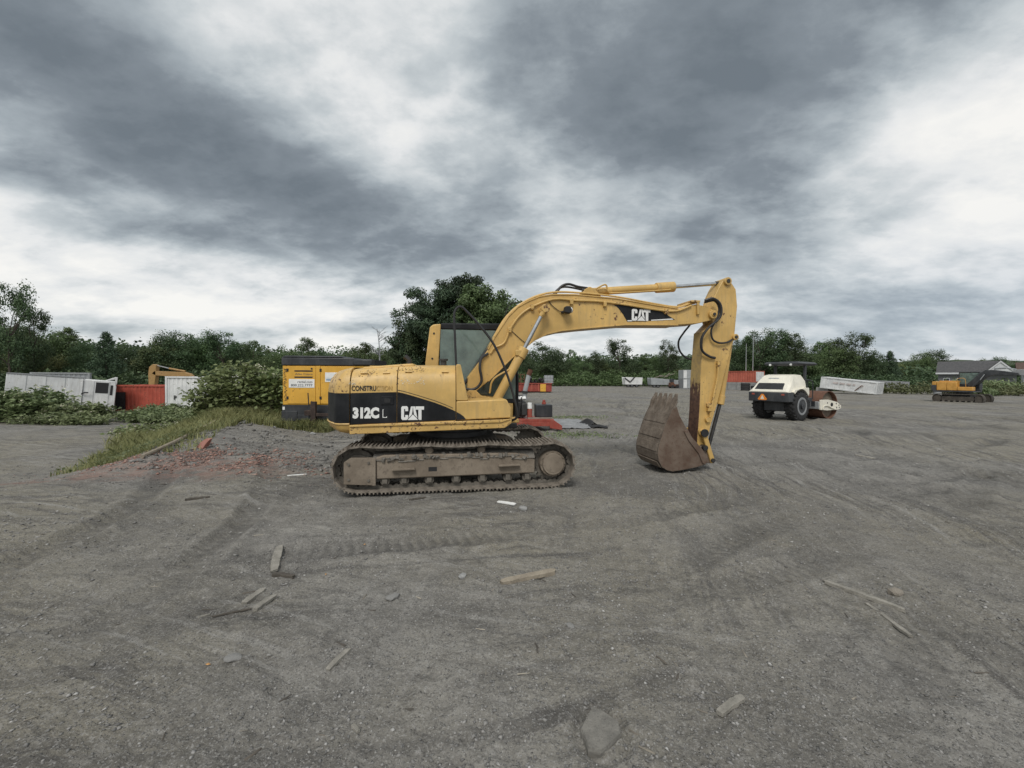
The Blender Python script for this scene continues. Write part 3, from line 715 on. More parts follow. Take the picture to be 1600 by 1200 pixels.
    C = MB(); C.prism([(-.485, .97), (-.485, 1.98), (-.405, 2.635), (-.345, 2.685), (-.205, 2.70), (-.245, 1.98), (-.245, .97)], y0, y1); C.prism([(-.245, .97), (1.15, .97), (1.15, 1.25), (-.245, 1.25)], y0 + .02, y1 - .02); cab = C.build('cab', Y_, X, .02)
    rf = MB().prism([(-.21, 2.60), (-.205, 2.712), (.98, 2.735), (1.06, 2.68), (1.06, 2.62), (.98, 2.60)], y0 - .005, y1 + .005).build('roof', K, cab, .02)
    pl = MB()
    for yy in (y0 + .03, y1 - .03):
        pl.tube([(1.03, yy, 2.62), (1.22, yy, 1.75), (1.22, yy, 1.0)], .035, 8, sub=1); pl.bb(-.25, 1.2, yy - .02, yy + .02, 1.24, 1.32)
    pl.bb(1.17, 1.25, y0, y1, 1.0, 1.32); pl.bb(1.16, 1.19, y0 + .03, y1 - .03, 1.62, 1.66); pl.build('cab_pillars', K, cab, .008)
    for yy in (y0 + .012, y1 - .012):
        MB().prism([(-.243, 1.32), (1.19, 1.32), (1.19, 1.76), (1.03, 2.60), (-.21, 2.60)], yy - .003, yy + .003).build('window', M_['glass'], cab)
    wf = MB(); wf.add([(1.035, y0 + .05, 2.60), (1.035, y1 - .05, 2.60), (1.215, y1 - .05, 1.74), (1.215, y0 + .05, 1.74)], [(0, 1, 2, 3)]); wf.add([(1.225, y0 + .05, 1.72), (1.225, y1 - .05, 1.72), (1.225, y1 - .05, 1.32), (1.225, y0 + .05, 1.32)], [(0, 1, 2, 3)]); wf.build('windscreen', M_['glass'], cab)
    se = MB().box((.22, .72, 1.52), (.50, .48, .14)); se.box((-.05, .72, 1.88), (.14, .46, .70), rot=(0, -.12, 0)); se.box((-.08, .72, 2.30), (.09, .26, .18)); se.bb(.0, .4, .5, .94, 1.2, 1.45)
    for yy in (.42, 1.02): se.bb(.1, .5, yy - .06, yy + .06, 1.5, 1.72)
    se.build('seat', M_['blackmat'], cab, .03)
    for zz in (2.06, 2.52): MB().cyl((-.33 - .03 * (zz < 2.2), y0 - .002, zz), (-.33 - .03 * (zz < 2.2), y0 - .010, zz), .018, n=10).build('bolt', M_['blackmat'], cab)
    # ---- boom
    boom_pts = [(.30, 1.36), (.255, 1.46), (.27, 1.72), (.62, 2.215), (.73, 2.42), (.975, 2.80), (1.14, 2.97), (1.34, 3.085), (1.54, 3.17), (1.76, 3.215), (2.2, 3.228), (2.99, 3.185), (3.73, 3.09), (4.20, 3.04), (4.56, 3.13), (4.80, 3.10), (4.95, 3.02), (5.0, 2.935), (4.97, 2.87), (4.88, 2.83), (4.60, 2.765), (4.2, 2.73), (3.16, 2.708), (2.33, 2.62), (1.94, 2.57), (1.68, 2.505), (1.45, 2.39), (1.04, 2.065), (.63, 1.655), (.42, 1.48), (.39, 1.38)]
    bo = MB().prism(boom_pts, -.215, .215).build('boom', Y_, X, .012)
    # flange lines along the boom edges
    fl = MB(); top = boom_pts[3:14]; bot = boom_pts[21:29]
    for ln_ in (top, bot):
        for a, b in zip(ln_[:-1], ln_[1:]):
            d = Vector((b[0] - a[0], 0, b[1] - a[1])); an = math.atan2(d.z, d.x); c = ((a[0] + b[0]) / 2, 0, (a[1] + b[1]) / 2)
            fl.box(c, (d.length + .01, .46, .022), rot=(0, -an, 0))
    fl.build('flange', Y_, bo, .004)
    for (x0, z0, r_) in ((1.595, 2.925, .075), (.345, 1.42, .075), (4.905, 2.945, .085)):
        b_ = MB().cyl((x0, -.27, z0), (x0, .27, z0), r_, n=24); b_.cyl((x0, -.285, z0), (x0, .285, z0), r_ * .55, n=16); pn_o = b_.build('pin_boss', Y_, bo, .008)
        MB().cyl((x0, -.30, z0), (x0, -.286, z0), r_ * .35, n=12).build('pin', M_['darksteel'], pn_o)
    # boom-mounted steel lines
    tb = MB()
    for k, (yy, dz) in enumerate(((-.20, .03), (-.15, .045), (.15, .045), (.20, .03))):
        tb.tube([(.74, yy, 2.40 + dz), (1.0, yy, 2.82 + dz), (1.36, yy, 3.09 + dz), (1.78, yy, 3.225 + dz), (2.3, yy, 3.235 + dz), (3.0, yy, 3.19 + dz), (3.75, yy, 3.085 + dz), (4.2, yy, 3.04 + dz), (4.42, yy, 3.10 + dz), (4.60, yy, 3.17 + dz)], .016, 6, sub=4)
    # the near line that stands off the web below the top flange
    tb.tube([(.66, -.235, 2.14), (.73, -.24, 2.24), (.90, -.24, 2.33), (1.0, -.24, 2.56), (1.16, -.24, 2.80), (1.40, -.24, 2.98), (1.8, -.24, 3.13), (2.2, -.24, 3.12), (2.6, -.24, 3.12), (3.1, -.24, 3.08), (3.8, -.24, 2.995), (4.16, -.24, 2.99), (4.46, -.24, 3.10)], .019, 8, sub=4)
    tb.build('hydraulic_line', Y_, bo)
    for x0, z0 in ((1.0, 2.56), (1.40, 2.97), (2.12, 3.09), (2.75, 3.07), (3.95, 2.97)): MB().bb(x0 - .03, x0 + .03, -.275, -.216, z0 - .05, z0 + .05).build('clamp', M_['yellow_chip'], bo, .01)
    MB().bb(4.44, 4.63, -.265, .24, 3.16, 3.20).bb(4.57, 4.62, -.26, -.217, 2.93, 3.17).build('hose_bracket', M_['yellow_chip'], bo, .01)
    # decal on boom
    dc = MB().prism([(2.94, 3.07), (3.35, 3.055), (3.72, 3.025), (3.92, 2.95), (4.145, 2.826), (3.195, 2.765), (3.11, 2.90), (3.02, 3.01)], -.2165, -.219).build('decal', K, bo)
    cat_logo(dc, 3.275, 2.788, .215, .372, -.221, M_['white'])
    MB().prism([(3.20, 2.772), (3.29, 2.777), (3.285, 2.797), (3.195, 2.792)], -.2205, -.2215).build('underline', M_['white'], dc)
    MB().prism([(3.665, 2.795), (4.11, 2.828), (4.085, 2.848), (3.665, 2.813)], -.2205, -.2215).build('underline', M_['white'], dc)
    # work lamp
    lm = MB().prism([(1.95, 2.88), (2.06, 2.86), (2.09, 2.93), (2.05, 2.99), (1.97, 2.985)], -.40, -.27); lm.bb(1.93, 1.99, -.28, -.21, 2.88, 2.92); lo = lm.build('work_lamp', M_['blackmat'], bo, .012)
    MB().cyl((2.075, -.335, 2.925), (2.10, -.335, 2.93), .05, n=12).build('lens', M_['lamp'], lo)
    wr = MB().tube([(1.70, -.225, 3.10), (1.76, -.235, 3.02), (1.88, -.235, 2.93), (1.94, -.26, 2.90)], .007, 5); wr.tube([(1.03, -.225, 2.55), (1.2, -.23, 2.40), (1.30, -.23, 2.33)], .006, 5); wr.build('wire', M_['hose'], bo)
    # ---- boom cylinders
    for sg in (-1, 1):
        yy = sg * .40
        p0, p1_, p2_ = Vector((.735, yy, 1.30)), Vector((1.225, yy, 2.215)), Vector((1.595, yy, 2.925))
        d = (p1_ - p0).normalized()
        cy = MB().cyl(p0, p1_, .078, n=24); cy.cyl(p1_ - d * .16, p1_ + d * .02, .094, n=24); cy.cyl(p0 - Vector((0, .06, 0)), p0 + Vector((0, .06, 0)), .09, n=16)
        bc = cy.build('boom_cylinder', Y_, X, .008)
        rd = MB().cyl(p1_ + d * .02, p2_, .036, n=16); rd.build('rod', M_['chrome'], bc)
        ey = MB().cyl(p2_ - Vector((0, .055, 0)), p2_ + Vector((0, .055, 0)), .075, n=20); ey.cyl(p2_ - d * .16, p2_ - d * .05, .042, .055, n=16); ey.build('rod_eye', M_['yellow_chip'], bc, .008)
        ln2 = MB().tube([p0 + Vector((-.10, -.02 * sg, .15)), p0 + Vector((-.03, sg * .03, .40)), p1_ + Vector((-.15, sg * .05, -.28)), p1_ + Vector((-.12, sg * .05, -.08)), p1_ + Vector((-.05, sg * .04, -.02))], .016, 6)
        ln2.build('line', Y_, bc); MB().bb(p1_.x - .16, p1_.x - .04, yy + sg * .02, yy + sg * .09, p1_.z - .12, p1_.z - .02).build('port_block', M_['yellow_chip'], bc, .012)
    # tower brackets at the boom foot
    br = MB()
    for yy in (-.32, -.26, .26, .32): br.prism([(.15, 1.04), (.95, 1.04), (.80, 1.36), (.50, 1.40), (.40, 1.50), (.28, 1.50), (.20, 1.40)], yy - .022, yy + .022)
    br.prism([(.62, 1.04), (.95, 1.04), (.86, 1.34), (.68, 1.34)], -.48, .48); br.bb(.15, .9, -.48, .48, 1.03, 1.10); br.build('boom_bracket', M_['yellow_chip'], X, .01)
    # ---- stick
    st_pts = [(4.955, 2.80), (4.90, 2.98), (4.985, 3.30), (5.07, 3.475), (5.15, 3.60), (5.215, 3.655), (5.285, 3.64), (5.335, 3.585), (5.435, 3.455), (5.47, 3.13), (5.43, 2.685), (5.41, 2.47), (5.36, 2.36), (5.075, 1.24), (4.945, .83), (4.855, .44), (4.80, .37), (4.71, .37), (4.655, .44), (4.70, 1.12), (4.715, 1.73), (4.74, 2.12), (4.775, 2.62)]
    sk_ = MB().prism(st_pts, -.165, .165).build('stick', Y_, X, .012)
    # bare rusty wear plate on the stick's underside
    wl = [(4.652, .44), (4.697, 1.12), (4.712, 1.73), (4.737, 2.12), (4.772, 2.62)]
    MB().prism([(p[0] - .005, p[1]) for p in wl] + [(p[0] + .003, p[1]) for p in wl[::-1]], -.163, .163).build('wear_plate', M_['wornplate'], sk_)
    for x0, z0, r_ in ((5.24, 3.60, .075), (4.745, .69, .07), (5.42, 2.53, .06)):
        b_ = MB().cyl((x0, -.21, z0), (x0, .21, z0), r_, n=22); pb = b_.build('pin_boss', Y_, sk_, .006); MB().cyl((x0, -.225, z0), (x0, .225, z0), r_ * .5, n=14).build('pin', M_['darksteel'], pb)
    # stick cylinder above the boom
    p0, p1_, p2_ = Vector((2.52, 0, 3.33)), Vector((4.205, 0, 3.49)), Vector((5.24, 0, 3.60)); d = (p1_ - p0).normalized()
    cy = MB().cyl(p0, p1_, .072, n=24); cy.cyl(p1_ - d * .34, p1_ + d * .03, .098, n=24); cy.cyl(p0 - Vector((0, .07, 0)), p0 + Vector((0, .07, 0)), .085, n=16); sc_ = cy.build('stick_cylinder', Y_, X, .008)
    MB().cyl(p1_, p2_ - d * .1, .036, n=16).build('rod', M_['chrome'], sc_); MB().cyl(p2_ - Vector((0, .06, 0)), p2_ + Vector((0, .06, 0)), .07, n=16).cyl(p2_ - d * .13, p2_ - d * .04, .045, n=12).build('rod_eye', M_['darksteel'], sc_)
    MB().tube([(2.62, -.10, 3.37), (2.80, -.13, 3.45), (2.86, -.12, 3.33), (3.0, -.10, 3.31), (4.0, -.11, 3.40), (4.1, -.10, 3.42)], .016, 6).build('line', Y_, sc_)
    ear = MB()
    for yy in (-.11, .11): ear.prism([(2.30, 3.20), (2.75, 3.20), (2.60, 3.37), (2.50, 3.40), (2.42, 3.36)], yy - .02, yy + .02)
    ear.build('ear', Y_, bo, .008)
    # bucket cylinder down the back of the stick
    p0, p1_, p2_ = Vector((5.42, 0, 2.53)), Vector((5.16, 0, 1.235)), Vector((4.93, 0, .16)); d = (p1_ - p0).normalized()
    off = Vector((.085, 0, 0))
    cy = MB().cyl(p0 + off * .3, p1_ + off, .062, n=22); cy.cyl(p1_ + off - d * .16, p1_ + off + d * .02, .075, n=22); bc = cy.build('bucket_cylinder', Y_, X, .008)
    MB().cyl(p1_ + off, p2_ + off * .2, .036, n=16).build('rod', M_['darksteel'], bc); MB().cyl(p2_ - Vector((0, .07, 0)), p2_ + Vector((0, .07, 0)), .06, n=14).build('rod_eye', M_['darksteel'], bc)
    MB().tube([(5.06, -.20, 2.02), (5.045, -.20, 1.75), (4.97, -.20, 1.4), (4.90, -.20, .98)], .022, 8).bb(5.03, 5.09, -.23, -.165, 1.96, 2.06).bb(4.84, 4.93, -.23, -.165, 1.10, 1.16).build('guard_line', M_['yellow_chip'], sk_)
    lug = MB()
    for zz, xx in ((.93, 4.86), (1.21, 4.88)): lug.cyl((xx, -.165, zz), (xx, -.22, zz), .05, n=14)
    lug.build('grease_boss', M_['yellow_chip'], sk_, .006)
    # links
    for yy in (-.235, .235):
        lk = MB()
        a, b = Vector((4.745, yy, .69)), Vector((4.925, yy, .165)); dd = (b - a).normalized(); nn = Vector((dd.z, 0, -dd.x))
        lk.prism([((a - dd * .06 + nn * .045).x, (a - dd * .06 + nn * .045).z), ((b + dd * .05 + nn * .05).x, (b + dd * .05 + nn * .05).z), ((b + dd * .05 - nn * .05).x, (b + dd * .05 - nn * .05).z), ((a - dd * .06 - nn * .045).x, (a - dd * .06 - nn * .045).z)], yy - .028, yy + .028)
        lko = lk.build('link', Y_, X, .014)
    MB().cyl((4.925, -.29, .165), (4.925, .29, .165), .04, n=14).build('pin', M_['darksteel'], lko); MB().cyl((4.745, -.29, .69), (4.745, -.264, .69), .075, n=18).build('pin_cap', M_['blackmat'], lko)
    # ---- bucket: curved shell, two side plates, lip, teeth
    BW = .45
    outer = [(4.03, 1.25), (3.935, 1.07), (3.835, .85), (3.775, .66), (3.715, .45), (3.705, .34), (3.725, .22), (3.79, .11), (3.89, .045), (4.0, .02), (4.16, .035), (4.47, .085), (4.64, .13)]
    inner = [(p[0] + (4.3 - p[0]) * .05, p[1] + (.6 - p[1]) * .05) for p in outer]
    bk = MB()
    for a, b, c, e in zip(outer[:-1], outer[1:], inner[1:], inner[:-1]): bk.prism([a, b, c, e], -BW, BW)
    bko = bk.build('bucket', M_['bucket'], X, ang=40)
    side = outer + [(4.69, .25), (4.58, .41), (4.36, .65), (4.125, 1.04), (4.075, 1.19)]
    for sg in (-1, 1):
        MB().prism(side, sg * (BW + .002), sg * (BW - .028)).build('side_plate', M_['bucketside'], bko, .008)
        MB().prism([(4.69, .25), (4.58, .41), (4.36, .65), (4.27, .80), (4.20, .76), (4.30, .58), (4.50, .34), (4.58, .16), (4.64, .13)], sg * (BW + .003), sg * (BW + .024)).build('side_cutter', M_['bucketside'], bko, .006)
    # wear strips across the back
    for a, b in (((3.925, 1.04), (3.86, .89)), ((3.82, .79), (3.765, .62)), ((3.745, .53), (3.71, .38)), ((3.72, .20), (3.80, .09))):
        d = Vector((b[0] - a[0], 0, b[1] - a[1])); nn = Vector((d.z, 0, -d.x)).normalized() * (1 if d.z < 0 else 1); nn = Vector((-abs(nn.x), 0, nn.z if nn.x < 0 else -nn.z)) * .016
        MB().prism([a, b, (b[0] + nn.x, b[1] + nn.z), (a[0] + nn.x, a[1] + nn.z)], -BW + .05, BW - .05).build('wear_strip', M_['bucket'], bko, .004)
    lip = MB().prism([(3.99, 1.17), (4.06, 1.31), (4.085, 1.30), (4.03, 1.16)], -BW - .01, BW + .01).build('lip', M_['bucket'], bko, .005)
    for k in range(5):
        yy = -.38 + .19 * k
        a = MB().prism([(3.955, 1.10), (3.995, 1.29), (4.055, 1.38), (4.085, 1.375), (4.10, 1.29), (4.05, 1.14)], yy - .042, yy + .042); ad = a.build('tooth_adapter', M_['bucket'], bko, .012)
        MB().loft([[(4.035, yy - .045, 1.32), (4.10, yy - .045, 1.31), (4.10, yy + .045, 1.31), (4.035, yy + .045, 1.32)], [(4.085, yy - .036, 1.44), (4.11, yy - .036, 1.44), (4.11, yy + .036, 1.44), (4.085, yy + .036, 1.44)]]).build('tooth', M_['bucket'], ad, .008)
    ears = MB()
    for yy in (-.21, .21): ears.prism([(4.45, .10), (4.66, .12), (4.98, .10), (5.0, .18), (4.92, .23), (4.80, .44), (4.70, .44), (4.60, .36)], yy - .025, yy + .025)
    ears.bb(4.55, 4.7, -.2, .2, .13, .2); ears.build('bucket_ear', M_['bucketside'], bko, .01)
    MB().cyl((4.755, -.3, .41), (4.755, .3, .41), .05, n=14).build('pin', M_['darksteel'], bko)
    ring = MB(); ring.tube([(4.26 + .085 * math.cos(2 * PI * k / 16), 0, .045 + .06 * math.sin(2 * PI * k / 16)) for k in range(17)], .016, 6, sub=1); ring.build('lifting_eye', M_['bucketside'], bko)
    # ---- hoses
    hs = [[(4.72, -.26, 3.20), (4.86, -.30, 3.235), (4.99, -.31, 3.15), (5.03, -.31, 3.0), (4.98, -.30, 2.85), (4.78, -.29, 2.68), (4.66, -.27, 2.48), (4.69, -.24, 2.26), (4.85, -.22, 2.15), (4.99, -.20, 2.12)],
          [(4.74, -.22, 3.17), (4.92, -.26, 3.20), (5.01, -.27, 3.05), (4.96, -.26, 2.84), (4.87, -.25, 2.66), (4.91, -.23, 2.48), (5.05, -.22, 2.41), (5.22, -.21, 2.42), (5.36, -.18, 2.48)],
          [(4.70, .24, 3.18), (4.90, .28, 3.15), (4.78, .28, 2.85), (4.62, .26, 2.66), (4.50, .26, 2.47), (4.52, .25, 2.28), (4.64, .22, 2.14), (4.80, .2, 2.10)],
          [(1.86, -.05, 3.25), (1.98, -.05, 3.40), (2.12, -.05, 3.45), (2.30, -.05, 3.41), (2.48, -.05, 3.39)], [(1.84, .05, 3.25), (1.96, .05, 3.38), (2.12, .05, 3.42), (2.48, .06, 3.37)],
          [(.22, -.30, 1.52), (.34, -.32, 1.51), (.44, -.33, 1.56), (.50, -.33, 1.68), (.47, -.32, 1.88), (.50, -.27, 2.05), (.62, -.24, 2.14)], [(.22, -.15, 1.60), (.38, -.16, 1.85), (.55, -.18, 2.12), (.66, -.19, 2.28)], [(.22, .15, 1.60), (.38, .16, 1.85), (.55, .18, 2.12), (.66, .19, 2.28)]]
    for i, h in enumerate(hs): MB().tube(h, .024 if i in (0, 5, 3) else .019, 8).build('hose', M_['hose'], X)
    # thin wire loop behind the boom
    MB().tube([(.98, .3, 2.80), (1.0, .3, 2.95), (1.08, .3, 3.10), (1.24, .3, 3.15), (1.40, .3, 3.10)], .008, 5).build('wire', M_['hose'], X)
    # ---- the tall bent black handrail
    MB().tube([(.047, -1.10, 1.90), (.040, -1.1, 2.05), (.016, -1.1, 2.60), (.02, -1.1, 2.71), (.062, -1.1, 2.785), (.125, -1.1, 2.797), (.20, -1.1, 2.735), (.36, -1.1, 2.57), (.585, -1.1, 2.295), (.735, -1.1, 2.015), (.873, -1.1, 1.66), (.967, -1.1, 1.33), (1.0, -1.1, 1.17), (.985, -1.08, 1.08), (.90, -1.0, 1.03)], .019, 8, sub=4).build('handrail', M_['hose'], X)
    return X
build_excavator()

# ------------------------------------------------------------------ yard equipment and containers
WHITE = (.62, .62, .60)
M_['wht'] = paint('weathered_white_paint', (.70, .705, .70), .5, (.38, .36, .32), .35, 1.2, .25, fade=.12)
M_['wht2'] = paint('dirty_white_panel', (.66, .67, .67), .5, (.34, .32, .28), .45, .8, .4, fade=.12)
M_['cream'] = paint('cream_paint', (.80, .765, .66), .42, (.36, .30, .20), .25, 2.5, .2, fade=.08)
M_['compy'] = paint('bright_yellow_orange_paint', (.70, .385, .05), .42, (.35, .22, .08), .22, 2.0, .3, fade=.08)
M_['charcoal'] = paint('charcoal_paint', (.030, .033, .038), .45, (.12, .115, .11), .25, 2, 0, fade=.2)
M_['redcont'] = paint('faded_red_container', (.40, .075, .045), .55, (.16, .07, .05), .45, 1.4, .5, fade=.2)
M_['orangecont'] = paint('faded_orange_container', (.42, .10, .062), .55, (.25, .12, .09), .35, .8, .3, fade=.15)
M_['red'] = paint('dusty_red_paint', (.30, .050, .034), .45, (.28, .16, .12), .4, 3, .4, fade=.15)
M_['grey'] = paint('grey_metal', (.26, .27, .28), .5, (.14, .13, .12), .5, 1.2, .3)
M_['grey2'] = paint('pale_grey_metal', (.36, .38, .39), .5, (.18, .17, .15), .45, 1.2, .2)
M_['concrete'] = mud('concrete', (.24, .24, .235), (.33, .33, .32), (.19, .19, .185), 2, .3)
M_['tyre'] = plain('tyre_rubber', (.024, .024, .025), .8, 0, .35)
M_['drum'] = mud('rusty_drum_steel', (.13, .062, .040), (.20, .105, .070), (.09, .045, .03), 2.2, .15)
M_['shingle'] = mud('dark_shingles', (.06, .06, .063), (.10, .098, .10), (.075, .074, .076), 3, .4)
M_['shingle_brown'] = mud('brown_shingles', (.08, .052, .042), (.12, .08, .066), (.06, .042, .035), 3, .4)
M_['siding'] = plain('white_siding', (.62, .63, .64), .6, 0, .05)
M_['siding_grey'] = plain('grey_siding', (.16, .165, .17), .7, 0, .1)
M_['wood'] = mud('weathered_wood', (.20, .175, .145), (.30, .27, .225), (.13, .11, .09), 9, .4)
M_['tarp'] = mud('grey_tarp', (.20, .205, .21), (.30, .305, .31), (.13, .13, .13), 3, .4)
M_['smv'] = plain('orange_sign', (.78, .25, .03), .5, 0, .1)
M_['bluegrey'] = plain('blue_print', (.10, .22, .36), .6)
M_['signgrey'] = plain('grey_print', (.06, .065, .08), .6)

M_['wooddk'] = mud('dark_rusty_steel', (.035, .024, .020), (.070, .048, .040), (.025, .02, .018), 5, .3)
M_['farsteel'] = mud('dark_track_steel', (.055, .048, .040), (.095, .082, .068), (.04, .036, .03), 4, .4)
def G(x, y): return float(tz0(np.array([x]), np.array([y]))[0])

# ---- yellow compressor on a trailer frame behind the excavator
def compressor():
    x0, y0 = -7.47, 13.7
    E = empty('compressor_trailer', 'yellow and black towable compressor with white signs beside the leafy bush', 'compressor', (x0, y0, G(-6.2, 13.7)), .03)
    zb = -G(-6.2, 13.7)
    b = MB().bb(.03, 3.0, 0, 1.7, .82 + zb, 2.10 + zb).build('body', M_['compy'], E, .015)
    MB().bb(0, 2.35, -.03, 1.73, 2.10 + zb, 2.36 + zb).prism([(0, 2.36 + zb), (.1, 2.42 + zb), (1.9, 2.42 + zb), (2.0, 2.36 + zb)], -.03, 1.73).build('top_cover', M_['charcoal'], E, .03)
    MB().bb(2.30, 2.92, -.05, 1.5, 2.11 + zb, 2.32 + zb).build('air_intake', M_['charcoal'], E, .04)
    for k in range(4): MB().bb(2.90, 3.0, -.04, 1.4, 2.13 + zb + .045 * k, 2.17 + zb + .045 * k).build('louvre', M_['blackmat'], E)
    MB().bb(0, 3.0, .0, 1.7, .36 + zb, .815 + zb).build('base_frame', M_['charcoal'], E, .02)
    MB().bb(.0, .5, -.03, .0, .30 + zb, .62 + zb).bb(.5, 1.4, -.02, .0, .33 + zb, .5 + zb).build('bumper', M_['charcoal'], E, .01)
    for xa, xb in ((.19, 1.09), (1.25, 2.3)):
        d = MB().bb(xa, xb, -.022, .0, .86 + zb, 2.07 + zb).build('door', M_['compy'], b, .008)
        for hz in (1.0, 1.9): MB().bb(xa - .03, xa + .04, -.035, -.022, hz + zb, hz + .10 + zb).build('hinge', M_['blackmat'], d, .005)
        for dz in (.92, 2.0): MB().cyl((xb - .12, -.022, dz + zb), (xb - .12, -.035, dz + zb), .03, n=10).build('knob', M_['darksteel'], d)
    MB().bb(1.10, 1.24, -.03, -.0, .84 + zb, 2.09 + zb).build('centre_post', M_['compy'], b, .006)
    for dz in (1.90, 1.70): MB().bb(.42, 1.0, -.026, -.022, dz + zb, dz + .045 + zb).build('slot', M_['blackmat'], b)
    text_part('lettering', 'Atlas Copco', M_['signgrey'], b, .44, 1.775 + zb, .08, .56, -.0235, .01)
    s = MB().bb(.24, 1.06, -.032, -.0225, 1.38 + zb, 1.66 + zb).build('sign', M_['white'], b, .006)
    text_part('lettering', 'rental.com', M_['signgrey'], s, .52, 1.535 + zb, .075, .48, -.0335, .012)
    text_part('lettering', '800.222.7777', M_['signgrey'], s, .31, 1.42 + zb, .08, .69, -.0335, .015)
    s2 = MB().bb(1.40, 2.2, -.032, -.0225, 1.57 + zb, 1.88 + zb).build('sign', M_['white'], b, .006)
    MB().bb(1.44, 2.16, -.0345, -.0325, 1.62 + zb, 1.66 + zb).build('sign_band', M_['bluegrey'], s2)
    MB().bb(1.44, 2.16, -.0345, -.0325, 1.69 + zb, 1.70 + zb).build('sign_band', M_['bluegrey'], s2)
    MB().bb(.03, .10, -.012, 0, .66 + zb, .76 + zb).build('reflector', M_['white'], E)
    rn = random.Random(2)
    ch = MB()
    for k in range(26): ch.prism([(.035 + rn.random() * .12 + dx_ * .03, .95 + zb + 1.05 * k / 26 + dz_ * .03 + rn.random() * .01) for dx_, dz_ in ((0, 0), (1, .3), (.8, 1), (.1, .8))], -.002, -.006)
    c_o = ch.build('chipped_paint', M_['darksteel'], b); c_o['kind'] = 'stuff'
    MB().tube([(.98, -.25, .80 + zb), (.95, -.25, 1.22 + zb)], .018, 6, sub=1).build('lever', M_['darksteel'], E)
    ja = MB().bb(1.09, 1.24, -.40, -.25, .02, .95 + zb).bb(1.0, 1.33, -.45, -.2, .0, .03).build('jack_leg', M_['wooddk'], E, .008)
    MB().bb(1.24, 2.6, -.36, -.28, .48 + zb, .58 + zb).bb(.85, 1.1, -.30, .1, .5 + zb, .66 + zb).build('drawbar', M_['wooddk'], E, .01)
    for yy in (.1, 1.4):
        wl = MB().ring((1.0, yy, .33), (1.0, yy + .2, .33), .33, .19, 24).build('wheel', M_['tyre'], E, .03); MB().cyl((1.0, yy + .03, .33), (1.0, yy + .17, .33), .19, n=18).build('rim', M_['darksteel'], wl)
        wl = MB().ring((2.5, yy, .33), (2.5, yy + .2, .33), .33, .19, 24).build('wheel', M_['tyre'], E, .03); MB().cyl((2.5, yy + .03, .33), (2.5, yy + .17, .33), .19, n=18).build('rim', M_['darksteel'], wl)
compressor()

# ---- corrugated box used for the shipping containers
def container(name, label, cat, loc, rz, L, Wd, H, mat, endmat=None, tilt=(0, 0), corr=.3, parts=True):
    E = empty(name, label, cat, loc, rz); E.rotation_euler = (tilt[0], tilt[1], rz)
    b = MB(); n = int(L / corr)
    def wall(ya, sg):
        xs = []; 
        for k in range(n):
            x = .12 + (L - .24) * k / n; w_ = (L - .24) / n
            xs += [(x, 0), (x + w_ * .35, 0), (x + w_ * .5, .035), (x + w_ * .85, .035)]
        xs.append((L - .12, 0))
        vs = [(x, ya + sg * d, z) for x, d in xs for z in (.12, H - .1)]; fs = [(2 * i, 2 * i + 2, 2 * i + 3, 2 * i + 1) for i in range(len(xs) - 1)]
        return MB().add(vs, fs)
    wall(.06, 1).build('side_wall', mat, E, ang=20); wall(Wd - .06, -1).build('side_wall', mat, E, ang=20)
    fr = MB()
    for x in (0, L - .12):
        for y in (0, Wd - .12): fr.bb(x, x + .12, y, y + .12, 0, H)
    for y in (0, Wd - .12): fr.bb(.12, L - .12, y + .01, y + .11, 0, .14); fr.bb(.12, L - .12, y + .01, y + .11, H - .11, H - .005)
    for x in (0, L - .12): fr.bb(x + .01, x + .11, .12, Wd - .12, 0, .14); fr.bb(x + .01, x + .11, .12, Wd - .12, H - .11, H - .005)
    fr.build('frame', mat, E)
    MB().bb(.06, L - .06, .06, Wd - .06, H - .06, H - .03).build('roof', mat, E); MB().bb(.06, L - .06, .06, Wd - .06, .08, .13).build('floor', M_['rust'], E)
    MB().bb(.05, .08, .12, Wd - .12, .14, H - .11).build('end_wall', endmat or mat, E)
    for k in range(2):
        ya, yb = (.125, Wd / 2 - .006) if k == 0 else (Wd / 2 + .006, Wd - .125)
        d = MB().bb(L - .07, L - .03, ya, yb, .145, H - .115).build('door', endmat or mat, E, .006)
        for q in (.25, .75): MB().cyl((L - .015, ya + (yb - ya) * q, .16), (L - .015, ya + (yb - ya) * q, H - .13), .017, n=6).build('lock_rod', M_['grey2'], d)
    return E

zl = -.95
container('shipping_container', 'faded red container with dark doorway beyond the bushes, left of white box', 'container', (-29.9, 31.6, -.93), .03, 6.1, 2.4, 1.95, M_['redcont'])
o = MB().bb(-29.66, -29.02, 31.57, 31.62, -.75, .47); MB().bb(-29.66, -29.0, 31.56, 31.66, -.80, .48).build('doorway_panel', M_['blackmat'], bpy.data.objects['shipping_container']).matrix_parent_inverse = Matrix()
dp = [c for c in bpy.data.objects['shipping_container'].children if c.name.startswith('doorway')][0]
dp.data.transform(Matrix.Translation((29.9, -31.6, .93))); dp.location = (0, 0, 0)
MB().bb(.12, .24, -.02, .06, .25, 1.35).build('doorway_plank', M_['wood'], bpy.data.objects['shipping_container'])
pc = container('shipping_container', 'white corrugated container marked with black letter P half hidden by bush', 'container', (-23.5, 28.6, -.92), -.03, 6.1, 2.4, 2.62, M_['wht'])
text_part('lettering', 'P', M_['blackdecal'], pc, .58, 1.02, .30, .20, .03, .03)
text_part('lettering', 'PODS', M_['blackdecal'], pc, .0, 0, .1, .1, .3, .0) if False else None
for k in range(2): MB().cyl((.25 + .38 * k, .02, .30), (.25 + .38 * k, .05, .30), .12, n=14).build('mark', M_['blackdecal'], pc)
